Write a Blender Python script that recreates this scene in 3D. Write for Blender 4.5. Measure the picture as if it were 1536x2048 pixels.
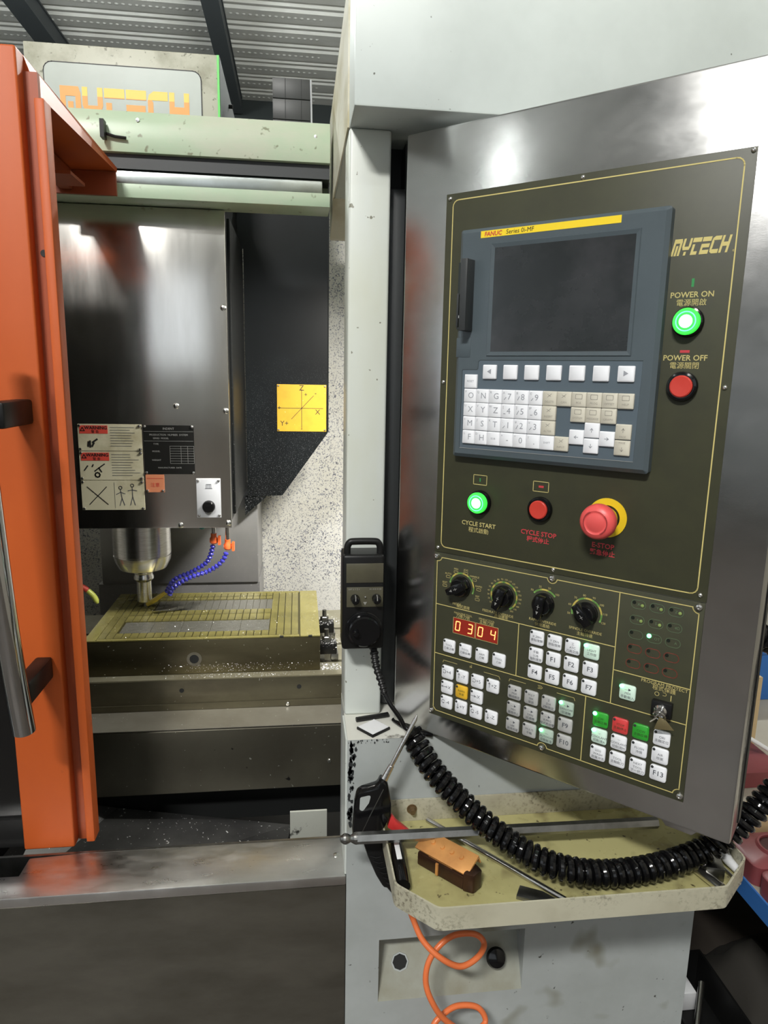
import bpy, bmesh, math, random
from mathutils import Matrix, Vector
for o in list(bpy.data.objects): bpy.data.objects.remove(o)
SC = bpy.context.scene; COL = SC.collection
PI = math.pi
random.seed(7)

# ------------------------------------------------------------------ camera
cam = bpy.data.cameras.new('camera'); camo = bpy.data.objects.new('camera', cam); COL.objects.link(camo)
RT = Vector((0.99246767, -0.12099525, 0.01918507)); DN = Vector((-0.00472144, -0.19426577, -0.98093757)); FW = Vector((0.12241579, 0.97345825, -0.19337377))
mw = Matrix.Identity(4)
for i in range(3):
    mw[i][0] = RT[i]; mw[i][1] = -DN[i]; mw[i][2] = -FW[i]
mw[2][3] = 1.6
camo.matrix_world = mw
cam.sensor_fit = 'VERTICAL'; cam.sensor_height = 36; cam.lens = 1390.31/2048*36; cam.clip_start = .02
SC.camera = camo
# ------------------------------------------------------------------ world, lamps, exposure
W = bpy.data.worlds.new('hall'); SC.world = W; W.use_nodes = True
W.node_tree.nodes['Background'].inputs[0].default_value = (.86, .93, 1, 1); W.node_tree.nodes['Background'].inputs[1].default_value = 1.3
def area(name, loc, target, sx, sy, power, col=(1, 1, 1)):
    l = bpy.data.lights.new(name, 'AREA'); l.shape = 'RECTANGLE'; l.size = sx; l.size_y = sy; l.energy = power; l.color = col
    o = bpy.data.objects.new(name, l); COL.objects.link(o); o.location = loc
    o.rotation_euler = (Vector(target)-Vector(loc)).to_track_quat('-Z', 'Y').to_euler(); return o
area('aisle_lamp', (-1.6, -2.6, 5.0), (.2, 1.2, 1.2), 1.0, .25, 270, (1, .985, .95))
wll = area('work_lamp_light', (.38, 1.60, 1.94), (-.12, 2.35, .80), .3, .06, 13, (1, .97, .9)); wll.data.spread = math.radians(105)
TUBES = [((.6, -1.6, 4.7), 32, 'fluorescent tube lamp hung behind the operator on the right'), ((-4.6, .6, 4.7), 32, 'fluorescent tube lamp hung over the left aisle'), ((-2.8, 4.5, 4.1), 300, 'fluorescent tube lamp hung behind the machine on the left'), ((.7, 4.5, 4.1), 300, 'fluorescent tube lamp hung behind the machine on the right')]
vs = SC.view_settings
vs.view_transform = 'Standard'; vs.look = 'None'; vs.exposure = 0; vs.gamma = 1; vs.use_curve_mapping = False

# ------------------------------------------------------------------ mesh helpers: a shape is (verts, faces)
def join(*ss):
    V = []; F = []
    for v, f in ss:
        n = len(V); V += [tuple(p) for p in v]; F += [tuple(i+n for i in q) for q in f]
    return V, F
def tf(s, m): return [tuple(m @ Vector(p)) for p in s[0]], s[1]
def mv(s, d): return [(p[0]+d[0], p[1]+d[1], p[2]+d[2]) for p in s[0]], s[1]
def box(x0, x1, y0, y1, z0, z1):
    return [(x0,y0,z0),(x1,y0,z0),(x1,y1,z0),(x0,y1,z0),(x0,y0,z1),(x1,y0,z1),(x1,y1,z1),(x0,y1,z1)], [(0,3,2,1),(4,5,6,7),(0,1,5,4),(1,2,6,5),(2,3,7,6),(3,0,4,7)]
def prism(poly, d0, d1, plane='xy'):
    n = len(poly)
    f = {'xy': lambda a, b, c: (a, b, c), 'xz': lambda a, b, c: (a, c, b), 'yz': lambda a, b, c: (c, a, b)}[plane]
    V = [f(a, b, d0) for a, b in poly]+[f(a, b, d1) for a, b in poly]
    F = [tuple(range(n))[::-1], tuple(range(n, 2*n))]+[(i, (i+1) % n, n+(i+1) % n, n+i) for i in range(n)]
    return V, F
def rrect(x0, x1, y0, y1, r, n=4):
    P = []
    for cx, cy, a in ((x1-r, y0+r, -90), (x1-r, y1-r, 0), (x0+r, y1-r, 90), (x0+r, y0+r, 180)):
        for i in range(n+1):
            t = math.radians(a+90*i/n); P.append((cx+r*math.cos(t), cy+r*math.sin(t)))
    return P
def rings(rs, cap0=True, cap1=True):
    n = len(rs[0]); V = [p for r in rs for p in r]; F = []
    for k in range(len(rs)-1):
        for i in range(n): F.append((k*n+i, k*n+(i+1) % n, (k+1)*n+(i+1) % n, (k+1)*n+i))
    if cap0: F.append(tuple(range(n))[::-1])
    if cap1: F.append(tuple(range((len(rs)-1)*n, len(rs)*n)))
    return V, F
def pad(x0, x1, y0, y1, z0, z1, r, ch, n=4):   # rounded slab with a chamfered top edge
    a = rrect(x0, x1, y0, y1, r, n); b = rrect(x0+ch, x1-ch, y0+ch, y1-ch, max(r-ch*.6, .0004), n)
    return rings([[(p[0], p[1], z0) for p in a], [(p[0], p[1], z1-ch*.8) for p in a], [(p[0], p[1], z1) for p in b]], False)
def lathe(prof, n=24, axis='z', c=(0, 0, 0)):
    rs = []
    for r, h in prof:
        ring = []
        for i in range(n):
            t = 2*PI*i/n; a, b = max(r, 1e-5)*math.cos(t), max(r, 1e-5)*math.sin(t)
            p = {'z': (a, b, h), 'y': (a, h, -b), 'x': (h, a, b)}[axis]
            ring.append((p[0]+c[0], p[1]+c[1], p[2]+c[2]))
        rs.append(ring)
    return rings(rs)
def annulus(prof, n=24, axis='z', c=(0, 0, 0)):     # like lathe, but the profile closes on itself and leaves the bore open
    v, f = lathe(prof+[prof[0]], n, axis, c); return v, f[:-2]
def cyl(c, r, h, axis='z', n=20): return lathe([(r, 0), (r, h)], n, axis, c)
def tube(pts, r, n=10, caps=True):
    pts = [Vector(p) for p in pts]; rs = []; m = len(pts)
    rad = r if isinstance(r, (list, tuple)) else [r]*m
    t0 = (pts[1]-pts[0]).normalized()
    up = Vector((0, 0, 1)) if abs(t0.z) < .9 else Vector((1, 0, 0))
    nv = t0.cross(up).normalized()
    for i, p in enumerate(pts):
        t = (pts[min(i+1, m-1)]-pts[max(i-1, 0)]).normalized()
        nv = (nv-t*nv.dot(t)).normalized(); b = t.cross(nv)
        rs.append([tuple(p+(nv*math.cos(2*PI*k/n)+b*math.sin(2*PI*k/n))*rad[i]) for k in range(n)])
    return rings(rs, caps, caps)
def spline(P, k=8):
    P = [Vector(p) for p in P]; out = []
    for i in range(len(P)-1):
        a, b, c, d = P[max(i-1, 0)], P[i], P[i+1], P[min(i+2, len(P)-1)]
        for j in range(k):
            t = j/k
            out.append(.5*((2*b)+(c-a)*t+(2*a-5*b+4*c-d)*t*t+(3*b-a-3*c+d)*t**3))
    out.append(P[-1]); return out
def stroke(lines, w, z=0, closed=False):        # flat thick polylines in xy
    V = []; F = []
    for L in lines:
        L = [Vector((p[0], p[1])) for p in L]
        for a, b in zip(L[:-1], L[1:]):
            d = (b-a)
            if d.length < 1e-7: continue
            d.normalize(); nn = Vector((-d.y, d.x))*w/2; e = d*w*.5
            k = len(V)
            for q in (a-e-nn, b+e-nn, b+e+nn, a-e+nn): V.append((q.x, q.y, z))
            F.append((k, k+1, k+2, k+3))
    return V, F
def arcpts(cx, cy, r, a0, a1, n=12): return [(cx+r*math.cos(math.radians(a0+(a1-a0)*i/n)), cy+r*math.sin(math.radians(a0+(a1-a0)*i/n))) for i in range(n+1)]
def ball(c, r, n=14): return lathe([(r*math.sin(PI*i/8), -r*math.cos(PI*i/8)) for i in range(9)], n, 'z', c)

def mkmesh(name, s, mat, bevel=0, smooth=False, seg=2):
    me = bpy.data.meshes.new(name); me.from_pydata([tuple(p) for p in s[0]], [], s[1])
    bm = bmesh.new(); bm.from_mesh(me)
    bmesh.ops.recalc_face_normals(bm, faces=bm.faces)
    if bevel:
        bmesh.ops.bevel(bm, geom=[e for e in bm.edges if len(e.link_faces) == 2 and e.calc_face_angle(0) > .5], offset=bevel, segments=seg, affect='EDGES', profile=.5, clamp_overlap=True)
    bm.to_mesh(me); bm.free()
    if smooth or bevel:
        for p in me.polygons: p.use_smooth = True
        me.set_sharp_from_angle(angle=math.radians(40))
    if mat: me.materials.append(mat)
    return me
def link(name, me, parent=None, loc=None, local=False):
    o = bpy.data.objects.new(name, me); COL.objects.link(o)
    if parent:
        o.parent = parent
        if not local: o.matrix_parent_inverse = ROOTS[parent.name].inverted()
    if loc: o.location = loc
    return o
ROOTS = {}
def obj(name, s, mat, parent=None, bevel=0, smooth=False, loc=None, local=False, seg=2):
    o = link(name, mkmesh(name, s, mat, bevel, smooth, seg), parent, loc, local)
    ROOTS[o.name] = ROOTS[parent.name].copy() if (parent and local) else Matrix.Identity(4)
    return o
def tag(o, label, cat, group=None, kind=None):
    o['label'] = label; o['category'] = cat
    if group: o['group'] = group
    if kind: o['kind'] = kind
    return o
def struct(o): o['kind'] = 'structure'; return o
def thing(name, label, cat, loc=(0, 0, 0), group=None):
    o = bpy.data.objects.new(name, None); o.empty_display_size = .05; COL.objects.link(o); o.location = loc
    ROOTS[o.name] = Matrix.Translation(loc); return tag(o, label, cat, group)
def sub(name, s, mat, part, **k):     # child of a part
    loc = k.pop('loc', None); local = k.pop('local', False)
    o = link(name, mkmesh(name, s, mat, **k), None)
    o.parent = part
    if loc: o.location = loc
    return o

# ------------------------------------------------------------------ materials
def mat(name, col, rough=.5, metal=0, col2=None, ns=6, lo=.4, hi=.65, stretch=(1, 1, 1), bump=0, bs=60, bstretch=None,
        speck=None, rvar=0, emis=None, es=0, alpha=None, trans=0, coat=0, aniso=0, spec=.5, mask=None, zmask=None):
    m = bpy.data.materials.new(name); m.use_nodes = True; nt = m.node_tree; N = nt.nodes; L = nt.links
    B = N['Principled BSDF']
    def c4(c): return (c[0], c[1], c[2], 1)
    B.inputs['Base Color'].default_value = c4(col); B.inputs['Roughness'].default_value = rough; B.inputs['Metallic'].default_value = metal
    B.inputs['Specular IOR Level'].default_value = spec
    if coat: B.inputs['Coat Weight'].default_value = coat; B.inputs['Coat Roughness'].default_value = .1
    if trans: B.inputs['Transmission Weight'].default_value = trans
    if alpha is not None: B.inputs['Alpha'].default_value = alpha
    if emis: B.inputs['Emission Color'].default_value = c4(emis); B.inputs['Emission Strength'].default_value = es
    tc = None
    def coord(st):
        nonlocal tc
        if tc is None: tc = N.new('ShaderNodeTexCoord')
        mp = N.new('ShaderNodeMapping'); mp.inputs['Scale'].default_value = st; L.new(tc.outputs['Object'], mp.inputs['Vector']); return mp.outputs['Vector']
    def noise(sc, st, det=5):
        n = N.new('ShaderNodeTexNoise'); n.inputs['Scale'].default_value = sc; n.inputs['Detail'].default_value = det; n.inputs['Roughness'].default_value = .62
        L.new(coord(st), n.inputs['Vector']); return n.outputs['Fac']
    def ramp(f, a, b):
        r = N.new('ShaderNodeMapRange'); r.inputs['From Min'].default_value = a; r.inputs['From Max'].default_value = b; r.clamp = True
        L.new(f, r.inputs['Value']); return r.outputs['Result']
    cur = None
    def mix(fac, a, b):
        x = N.new('ShaderNodeMix'); x.data_type = 'RGBA'; L.new(fac, x.inputs['Factor'])
        if isinstance(a, tuple): x.inputs['A'].default_value = c4(a)
        else: L.new(a, x.inputs['A'])
        if isinstance(b, tuple): x.inputs['B'].default_value = c4(b)
        else: L.new(b, x.inputs['B'])
        return x.outputs['Result']
    cur = tuple(col)
    if col2: cur = mix(ramp(noise(ns, stretch), lo, hi), cur, tuple(col2))
    if speck:                      # list of (colour, scale, from, to)
        for sc_, s_, a_, b_ in speck:
            f = ramp(noise(s_, (1, 1, 1), 2), a_, b_)
            if mask:
                f2 = ramp(noise(mask[0], mask[3] if len(mask) > 3 else (1, 1, 1), 3), mask[1], mask[2]); mm = N.new('ShaderNodeMath'); mm.operation = 'MULTIPLY'; L.new(f, mm.inputs[0]); L.new(f2, mm.inputs[1]); f = mm.outputs[0]
            if zmask:
                sx_ = N.new('ShaderNodeSeparateXYZ'); L.new(coord((1, 1, 1)), sx_.inputs[0]); f3 = ramp(sx_.outputs['Z'], zmask[0], zmask[1])
                mm = N.new('ShaderNodeMath'); mm.operation = 'MULTIPLY'; L.new(f, mm.inputs[0]); L.new(f3, mm.inputs[1]); f = mm.outputs[0]
            cur = mix(f, cur, tuple(sc_))
    if not isinstance(cur, tuple): L.new(cur, B.inputs['Base Color'])
    if rvar:
        r = N.new('ShaderNodeMapRange'); r.inputs['From Min'].default_value = .3; r.inputs['From Max'].default_value = .7
        r.inputs['To Min'].default_value = max(rough-rvar, .02); r.inputs['To Max'].default_value = min(rough+rvar, 1)
        L.new(noise(ns*1.7, stretch), r.inputs['Value']); L.new(r.outputs['Result'], B.inputs['Roughness'])
    if bump:
        b = N.new('ShaderNodeBump'); b.inputs['Strength'].default_value = bump; b.inputs['Distance'].default_value = .002
        L.new(noise(bs, bstretch or stretch, 3), b.inputs['Height']); L.new(b.outputs['Normal'], B.inputs['Normal'])
    if aniso: B.inputs['Anisotropic'].default_value = aniso
    return m

M_paint = mat('grey_green_paint', (.60, .655, .63), .42, 0, (.52, .57, .545), 3.5, .4, .7, speck=[((.12, .13, .11), 55, .71, .74)], bump=.04, bs=120)
M_post = mat('pale_post_paint', (.62, .655, .62), .35, 0, (.55, .56, .42), 2.2, .52, .78, (1, 1, .35), speck=[((.2, .2, .15), 60, .70, .73)])
M_base = mat('worn_base_paint', (.44, .47, .465), .4, 0, (.36, .385, .375), 4, .4, .7, speck=[((.07, .07, .06), 45, .69, .72), ((.25, .25, .2), 9, .62, .75)])
M_cream = mat('dirty_cream_paint', (.66, .64, .53), .5, 0, (.36, .30, .12), 6, .48, .75, (1, .4, 1.2))
M_ledge = mat('ledge_chipped_paint', (.66, .66, .6), .45, 0, (.12, .11, .09), 14, .57, .64)
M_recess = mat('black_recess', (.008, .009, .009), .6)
M_hinge = mat('hinge_dark', (.03, .033, .034), .45)
M_steel = mat('brushed_stainless', (.60, .595, .58), .34, 1, (.46, .45, .43), 9, .35, .7, (1, 1, 12), bump=.05, bs=40, bstretch=(3, 3, 60), rvar=.07)
M_pend = mat('pendant_stainless', (.57, .57, .565), .19, 1, (.50, .50, .495), 4, .35, .7, (2, 3, 1), bump=.02, bs=30, bstretch=(4, 50, 4), rvar=.03)
M_sill = mat('scratched_sill_steel', (.78, .77, .76), .34, 1, (.68, .67, .66), 5, .35, .7, (2, 5, 1), bump=.1, bs=26, bstretch=(3, 40, 3), rvar=.1)
M_apron = mat('apron_steel', (.36, .35, .305), .36, 1, (.22, .21, .18), 3, .35, .7, (1, 1, 2.5), bump=.04, bs=30, bstretch=(3, 3, 50), rvar=.07)
M_head = mat('head_stainless', (.70, .68, .64), .2, 1, (.64, .615, .575), 3, .4, .75, (7, 1, 1), bump=.008, bs=30, bstretch=(50, 4, 3), rvar=.02, speck=[((.75, .74, .7), 160, .745, .76)], zmask=(1.6, 1.3))
M_chrome = mat('chrome', (.62, .62, .62), .08, 1)
M_shiny = mat('turned_steel', (.82, .81, .79), .24, 1, (.68, .66, .63), 30, .4, .6, (1, 1, 14))
M_boltst = mat('bolt_steel', (.7, .69, .66), .25, 1)
M_dkst = mat('dark_steel', (.3, .3, .29), .33, 1, (.2, .2, .19), 20)
M_rod = mat('rod_steel', (.55, .54, .52), .25, 1)
M_orange = mat('orange_door_paint', (.52, .10, .018), .5, 0, (.45, .08, .015), 3, .4, .7, (1, 1, .4), speck=[((.06, .025, .015), 14, .66, .72)], zmask=(1.0, .62), spec=.35)
M_orange_dk = mat('orange_dirty_paint', (.34, .07, .022), .45, 0, (.2, .04, .015), 5, .45, .75, (1, 1, .3))  # deeper, blotched orange for the channel and hanger brackets
M_glass = mat('tinted_window', (.006, .006, .006), .12)
M_rubber = mat('black_rubber', (.008, .008, .008), .4, spec=.28)
M_gloss = mat('glossy_black', (.005, .005, .0055), .13, spec=.38)
M_beam = mat('pale_green_beam', (.45, .57, .41), .38, 0, (.55, .57, .46), 4, .42, .68, (1, 1, 2), bump=.05, bs=90, speck=[((.25, .27, .18), 40, .66, .72)])
M_rail = mat('rail_steel', (.52, .56, .54), .3, 1, (.4, .43, .4), 8)
M_cover = mat('dirty_white_cover', (.50, .50, .41), .45, 0, (.24, .23, .16), 9, .48, .78, speck=[((.2, .2, .15), 60, .62, .70)])
M_green = mat('green_cover_edge', (.10, .62, .09), .4)
M_signplate = mat('sign_plate', (.42, .47, .43), .35, 0, (.37, .41, .37), 3)
M_sgn_or = mat('sign_orange', (.86, .34, .05), .4); M_sgn_ye = mat('sign_yellow', (.93, .6, .07), .4); M_sgn_pk = mat('sign_pink', (.85, .38, .24), .4)
M_guard = mat('black_guard', (.0045, .0055, .006), .36, 0, (.007, .009, .010), 4, speck=[((.30, .31, .32), 380, .62, .68)], zmask=(1.68, 1.15), spec=.25)
M_headside = mat('black_head_side', (.008, .009, .009), .5, speck=[((.4, .4, .4), 300, .67, .71)], zmask=(1.7, 1.2), spec=.25)
M_axis = mat('yellow_axis_sign', (.58, .35, .025), .42, 0, (.44, .26, .02), 9, .5, .8, speck=[((.85, .75, .4), 150, .70, .73)])
M_ink = mat('black_print', (.012, .012, .012), .5)
M_wall = mat('speckled_inner_wall', (.70, .69, .64), .45, 0, (.62, .60, .52), 2.5, .4, .7, speck=[((.16, .17, .22), 210, .54, .62), ((.07, .07, .10), 95, .625, .67), ((.95, .95, .97), 260, .62, .66)], mask=(3.0, .22, .5))
M_sheet = mat('grey_way_cover', (.36, .36, .365), .38, .6, (.44, .43, .43), 5, .4, .7, speck=[((.8, .8, .8), 120, .70, .73)])
M_plate = mat('oily_plate', (.32, .285, .095), .25, .35, (.24, .215, .07), 7, .35, .7, speck=[((.7, .66, .4), 90, .70, .73)], rvar=.1)
M_platedk = mat('groove_dark', (.05, .045, .015), .4, .3)
M_tile = mat('wet_brass_tile', (.28, .25, .085), .22, .4, (.19, .17, .06), 12)
M_milled = mat('milled_grey', (.30, .295, .255), .2, .6, (.20, .195, .16), 18, .4, .65, (2, 16, 1), bump=.12, bs=50, bstretch=(2, 30, 1))
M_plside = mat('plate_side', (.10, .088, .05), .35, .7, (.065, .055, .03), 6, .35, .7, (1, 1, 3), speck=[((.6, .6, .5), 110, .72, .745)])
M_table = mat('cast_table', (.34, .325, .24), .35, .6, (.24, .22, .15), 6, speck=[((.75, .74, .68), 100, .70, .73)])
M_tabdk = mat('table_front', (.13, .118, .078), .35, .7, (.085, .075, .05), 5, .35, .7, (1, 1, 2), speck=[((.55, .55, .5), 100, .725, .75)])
M_saddle = mat('saddle_sheet', (.16, .15, .115), .35, .75, (.115, .105, .08), 4, .35, .7, speck=[((.5, .5, .45), 90, .73, .75), ((.02, .02, .02), 26, .70, .72)])
M_pan = mat('chip_pan', (.07, .07, .068), .4, .6, (.04, .04, .04), 6, speck=[((.65, .65, .65), 120, .68, .72)])
M_palebox = mat('pale_drain_box', (.36, .37, .33), .5, 0, (.03, .03, .025), 26, .58, .64)
M_chip = mat('aluminium_chips', (.9, .9, .9), .2, .6)
M_trayin = mat('oily_tray_floor', (.46, .43, .20), .3, 0, (.17, .135, .045), 5, .42, .92, rvar=.12, speck=[((.09, .065, .025), 16, .56, .80), ((.05, .035, .015), 60, .66, .72)])
M_trayout = mat('tray_paint', (.50, .48, .37), .4, 0, (.20, .17, .10), 4, .40, .85, speck=[((.07, .055, .03), 150, .50, .70)], mask=(5, .40, .62))
M_copper = mat('copper_jaw', (.78, .38, .13), .32, .55, (.55, .24, .08), 12, .45, .75)
M_copdk = mat('copper_dark', (.07, .032, .018), .35, .6, (.03, .02, .015), 14)
M_hose = mat('orange_hose', (.80, .19, .06), .32, spec=.5)
M_trig = mat('red_trigger', (.62, .04, .04), .4)
M_olive = mat('olive_panel', (.046, .047, .026), .45, 0, (.040, .041, .024), 20, spec=.35)
M_gold = mat('gold_line', (.58, .49, .18), .5)
M_goldt = mat('gold_text', (.52, .44, .17), .5)
M_redt = mat('red_print', (.5, .04, .05), .5)
M_greent = mat('green_print', (.03, .25, .07), .5)
M_leafline = mat('dull_green_line', (.10, .16, .085), .5); M_redline = mat('dull_red_line', (.20, .045, .03), .5)
M_arcg = mat('arc_green', (.20, .42, .10), .5); M_arcy = mat('arc_yellow', (.75, .62, .15), .5)
M_bezel = mat('bezel_grey', (.072, .092, .104), .4, 0, (.062, .08, .09), 5, spec=.4)
M_bezhl = mat('mdi_panel', (.085, .112, .135), .35)
M_screen = mat('lcd_glass', (.018, .021, .022), .24, 0, (.05, .05, .054), 6, .48, .75, rvar=.12)
M_yel = mat('yellow_strip', (.85, .62, .02), .4)
M_keyw = mat('white_key', (.80, .81, .84), .35); M_keyb = mat('beige_key', (.56, .53, .44), .38)
M_keyg = mat('grey_key', (.46, .46, .45), .3, .1); M_keyy = mat('yellow_key', (.72, .43, .03), .35); M_keygr = mat('green_key', (.03, .33, .03), .35); M_keyr = mat('red_key', (.60, .05, .05), .35)
M_keyink = mat('key_print', (.07, .075, .09), .5)
M_led = mat('green_led', (.1, .9, .3), .3, emis=(.12, 1, .35), es=7); M_leddim = mat('led_off', (.25, .34, .10), .25); M_ledhole = mat('led_dark', (.01, .014, .01), .3)
M_capg = mat('green_lamp_cap', (.05, .75, .08), .25, emis=(.04, .85, .06), es=.95); M_capc = mat('green_lamp_core', (.5, 1, .8), .3, emis=(.35, 1, .7), es=2.6)
M_capr = mat('red_cap', (.55, .045, .03), .3); M_estop = mat('estop_red', (.72, .09, .085), .4); M_esty = mat('estop_yellow', (.75, .52, .02), .35)
M_segw = mat('display_window', (.16, .016, .01), .3, emis=(.7, .03, .01), es=.16); M_seg = mat('lit_segment', (1, .4, .15), .4, emis=(1, .30, .08), es=2.6)
M_white = mat('white_plastic', (.78, .79, .8), .4); M_smoke = mat('smoked_plate', (.07, .065, .045), .18, 0, (.1, .095, .06), 6)
M_red = mat('warning_red', (.55, .06, .04), .5); M_warn = mat('stained_label', (.50, .475, .345), .5, 0, (.24, .2, .1), 9, .5, .8)
M_name = mat('black_nameplate', (.008, .008, .007), .5, spec=.2); M_silv = mat('silver_print', (.42, .42, .4), .4, .5); M_ostick = mat('orange_sticker', (.55, .2, .1), .5)
M_lampplate = mat('lamp_plate', (.5, .51, .53), .35)
M_fit = mat('orange_fitting', (.85, .16, .04), .35); M_bluehose = mat('blue_link_hose', (.05, .05, .42), .25, coat=.3)
M_jet = mat('coolant_jet', (.85, .66, .12), .1, trans=.35)
M_ygreen = mat('yellow_green_hose', (.55, .6, .12), .35)
M_roof = mat('roof_sheet', (.74, .74, .71), .4, .15, (.62, .62, .58), 2, .4, .7, (1, 4, 1)); M_steelbm = mat('roof_beam_paint', (.062, .072, .078), .55)
M_dkwall = mat('dark_gable', (.012, .018, .018), .7); M_beige = mat('beige_wall', (.38, .35, .29), .7, 0, (.33, .30, .25), 2); M_floor = mat('shop_floor', (.085, .07, .058), .55, 0, (.05, .044, .038), 1.5)
M_chain = mat('cable_chain', (.05, .052, .05), .45); M_mylar = mat('chain_edge', (.7, .72, .75), .3, .5)
M_maroon = mat('maroon_plastic', (.20, .045, .05), .42); M_blue = mat('blue_edge', (.03, .14, .42), .4); M_navy = mat('navy_sheet', (.012, .016, .03), .5)
M_hall = mat('hall_wall', (.36, .37, .37), .7, 0, (.31, .32, .32), 2)
M_card = mat('cardboard', (.5, .37, .2), .7); M_cloth = mat('dark_cloth', (.03, .027, .022), .9, bump=.4, bs=20)

# ================================================================== the setting
X0, X1, YF, YB, ZR = -5.5, 1.9, -6.0, 10.45, 5.2
struct(obj('floor', box(X0, X1, YF, YB, -.05, 0), M_floor))
struct(obj('wall_back', box(X0, X1, YB-.02, YB+.1, 0, 5.3), M_dkwall))
struct(obj('wall_front', join(box(X0, X1, YF-.1, YF, 0, 1.8), box(X0, X1, YF-.1, YF, 4.8, 5.3), box(X0, -2.6, YF-.1, YF, 1.8, 4.8), box(1.2, X1, YF-.1, YF, 1.8, 4.8)), M_hall))
struct(obj('window_3', join(*[box(-2.6, 1.2, YF-.08, YF-.03, z, z+.06) for z in (1.8, 2.4, 3.0, 3.6, 4.2, 4.74)]+[box(x, x+.06, YF-.08, YF-.03, 1.86, 4.74) for x in (-2.6, -.7, 1.14)]), M_white))  # unseen window with mullions, added to brighten the spindle head's reflection
struct(obj('wall_right', box(X1, X1+.1, YF, YB, 0, 5.3), M_beige))
# left wall with two unseen strip windows, added to brighten the pendant's reflections
wy = [(-5.4, -2.6), (-1.0, 1.5)]
struct(obj('wall_left', join(box(X0-.15, X0, YF, YB, 0, 1.3), box(X0-.15, X0, YF, YB, 3.2, 5.3), box(X0-.15, X0, YF, wy[0][0], 1.3, 3.2), box(X0-.15, X0, wy[0][1], wy[1][0], 1.3, 3.2), box(X0-.15, X0, wy[1][1], YB, 1.3, 3.2)), M_hall))
for n_, (a_, b_) in enumerate(wy):
    wf = struct(obj('window_%d' % (n_+1), join(box(X0-.1, X0-.05, a_, b_, 1.3, 1.34), box(X0-.1, X0-.05, a_, b_, 3.16, 3.2), box(X0-.1, X0-.05, a_, a_+.04, 1.34, 3.16), box(X0-.1, X0-.05, b_-.04, b_, 1.34, 3.16), box(X0-.1, X0-.05, (a_+b_)/2-.02, (a_+b_)/2+.02, 1.34, 3.16)), M_white))
# corrugated roof: ribs run along x, small embossed dimples along every flat
def roof():
    prof = []; y = YB-.03
    while y > YF:
        prof += [(y, ZR), (y-.225, ZR), (y-.25, ZR+.022), (y-.295, ZR+.022), (y-.318, ZR+.004), (y-.34, ZR+.004), (y-.362, ZR+.022), (y-.41, ZR+.022)]
        y -= .44
    V = []; F = []
    for a, b in prof: V += [(X0, a, b), (X1, a, b)]
    for i in range(len(prof)-1): F.append((2*i, 2*i+1, 2*i+3, 2*i+2))
    n = len(V); V += [(x, yy, ZR+.1) for x, yy in ((X0, YB), (X1, YB), (X1, YF), (X0, YF))]; F.append((n, n+1, n+2, n+3))
    return V, F
ceil = struct(obj('ceiling', roof(), M_roof))
dv = []
for r in range(8):
    yc = YB-.03-.44*r-.12
    for i in range(56): dv.append(mv(lathe([(.022, 0), (.014, -.005), (.005, -.007)], 6), (-3.4+.066*i+(r % 2)*.03, yc, ZR)))
dm = obj('dimples', join(*dv), M_roof, ceil, smooth=True); dm['kind'] = 'stuff'
for xa, xb, lab in ((-.886, -.716, 'dark grey steel roof beam running above the cable chain'), (-2.754, -2.538, 'dark grey steel roof beam at the upper left corner')):
    t = thing('roof_beam', lab, 'beam', ((xa+xb)/2, 2, 5.0), 'steel beams under the roof')
    obj('bottom_flange', box(xa, xb, YF+.05, YB-.1, 5.0, 5.02), M_steelbm, t)
    obj('web', box(xb-.04, xb-.012, YF+.05, YB-.1, 5.02, 5.18), M_steelbm, t); obj('web', box(xa+.012, xa+.04, YF+.05, YB-.1, 5.02, 5.18), M_steelbm, t)
    obj('top_flange', box(xa, xb, YF+.05, YB-.1, 5.18, 5.199), M_steelbm, t)
for (lx, ly, lz), pw, lab in TUBES:
    t = thing('tube_lamp', lab, 'lamp', (lx, ly, lz), 'tube lamps under the roof')
    obj('tube', tube([(lx-.75, ly, lz), (lx+.75, ly, lz)], .02, 10), mat('tube_glow', (1, 1, 1), .5, emis=(.95, 1, .97), es=pw/(PI*2*PI*.02*1.5)), t)
    obj('batten', box(lx-.78, lx+.78, ly-.03, ly+.03, lz+.03, lz+.07), M_white, t)
    for dx in (-.6, .6): obj('hanger', box(lx+dx, lx+dx+.01, ly-.004, ly+.004, lz+.07, ZR), M_boltst, t)
# ================================================================== machine enclosure
E = thing('milling_machine', 'pale grey milling machine housing with stainless sill and overhanging cabinet', 'machine', (.09, 1.2, 0))
XL = .0905
up = obj('upper_cabinet', box(XL, 1.0, 1.2, 2.0, 2.017, 2.262), M_paint, E, bevel=.004)
obj('inner_side_panel', box(XL-.003, XL, 1.305, 1.995, 2.018, 2.25), M_cream, E)
obj('corner_bracket', prism([(1.80, 2.017), (1.995, 2.017), (1.995, 1.955), (1.97, 1.955)], XL-.002, XL+.05, 'yz'), M_cream, E)
obj('post', box(XL, .164, 1.298, 1.40, .9235, 2.0165), M_post, E, bevel=.005, seg=3)
obj('recess_back', box(.16, .98, 1.402, 1.42, .9235, 2.0165), M_recess, E)  # black backing; the gap's shade is put into its colour
hg = obj('hinge_column', box(.1655, .196, 1.33, 1.40, .93, 1.93), M_hinge, E, bevel=.003)  # black hinge strip; its colour also stands in for the gap's shade
obj('hinge_shroud', box(.196, .24, 1.345, 1.40, .93, 2.01), M_recess, E)
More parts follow.
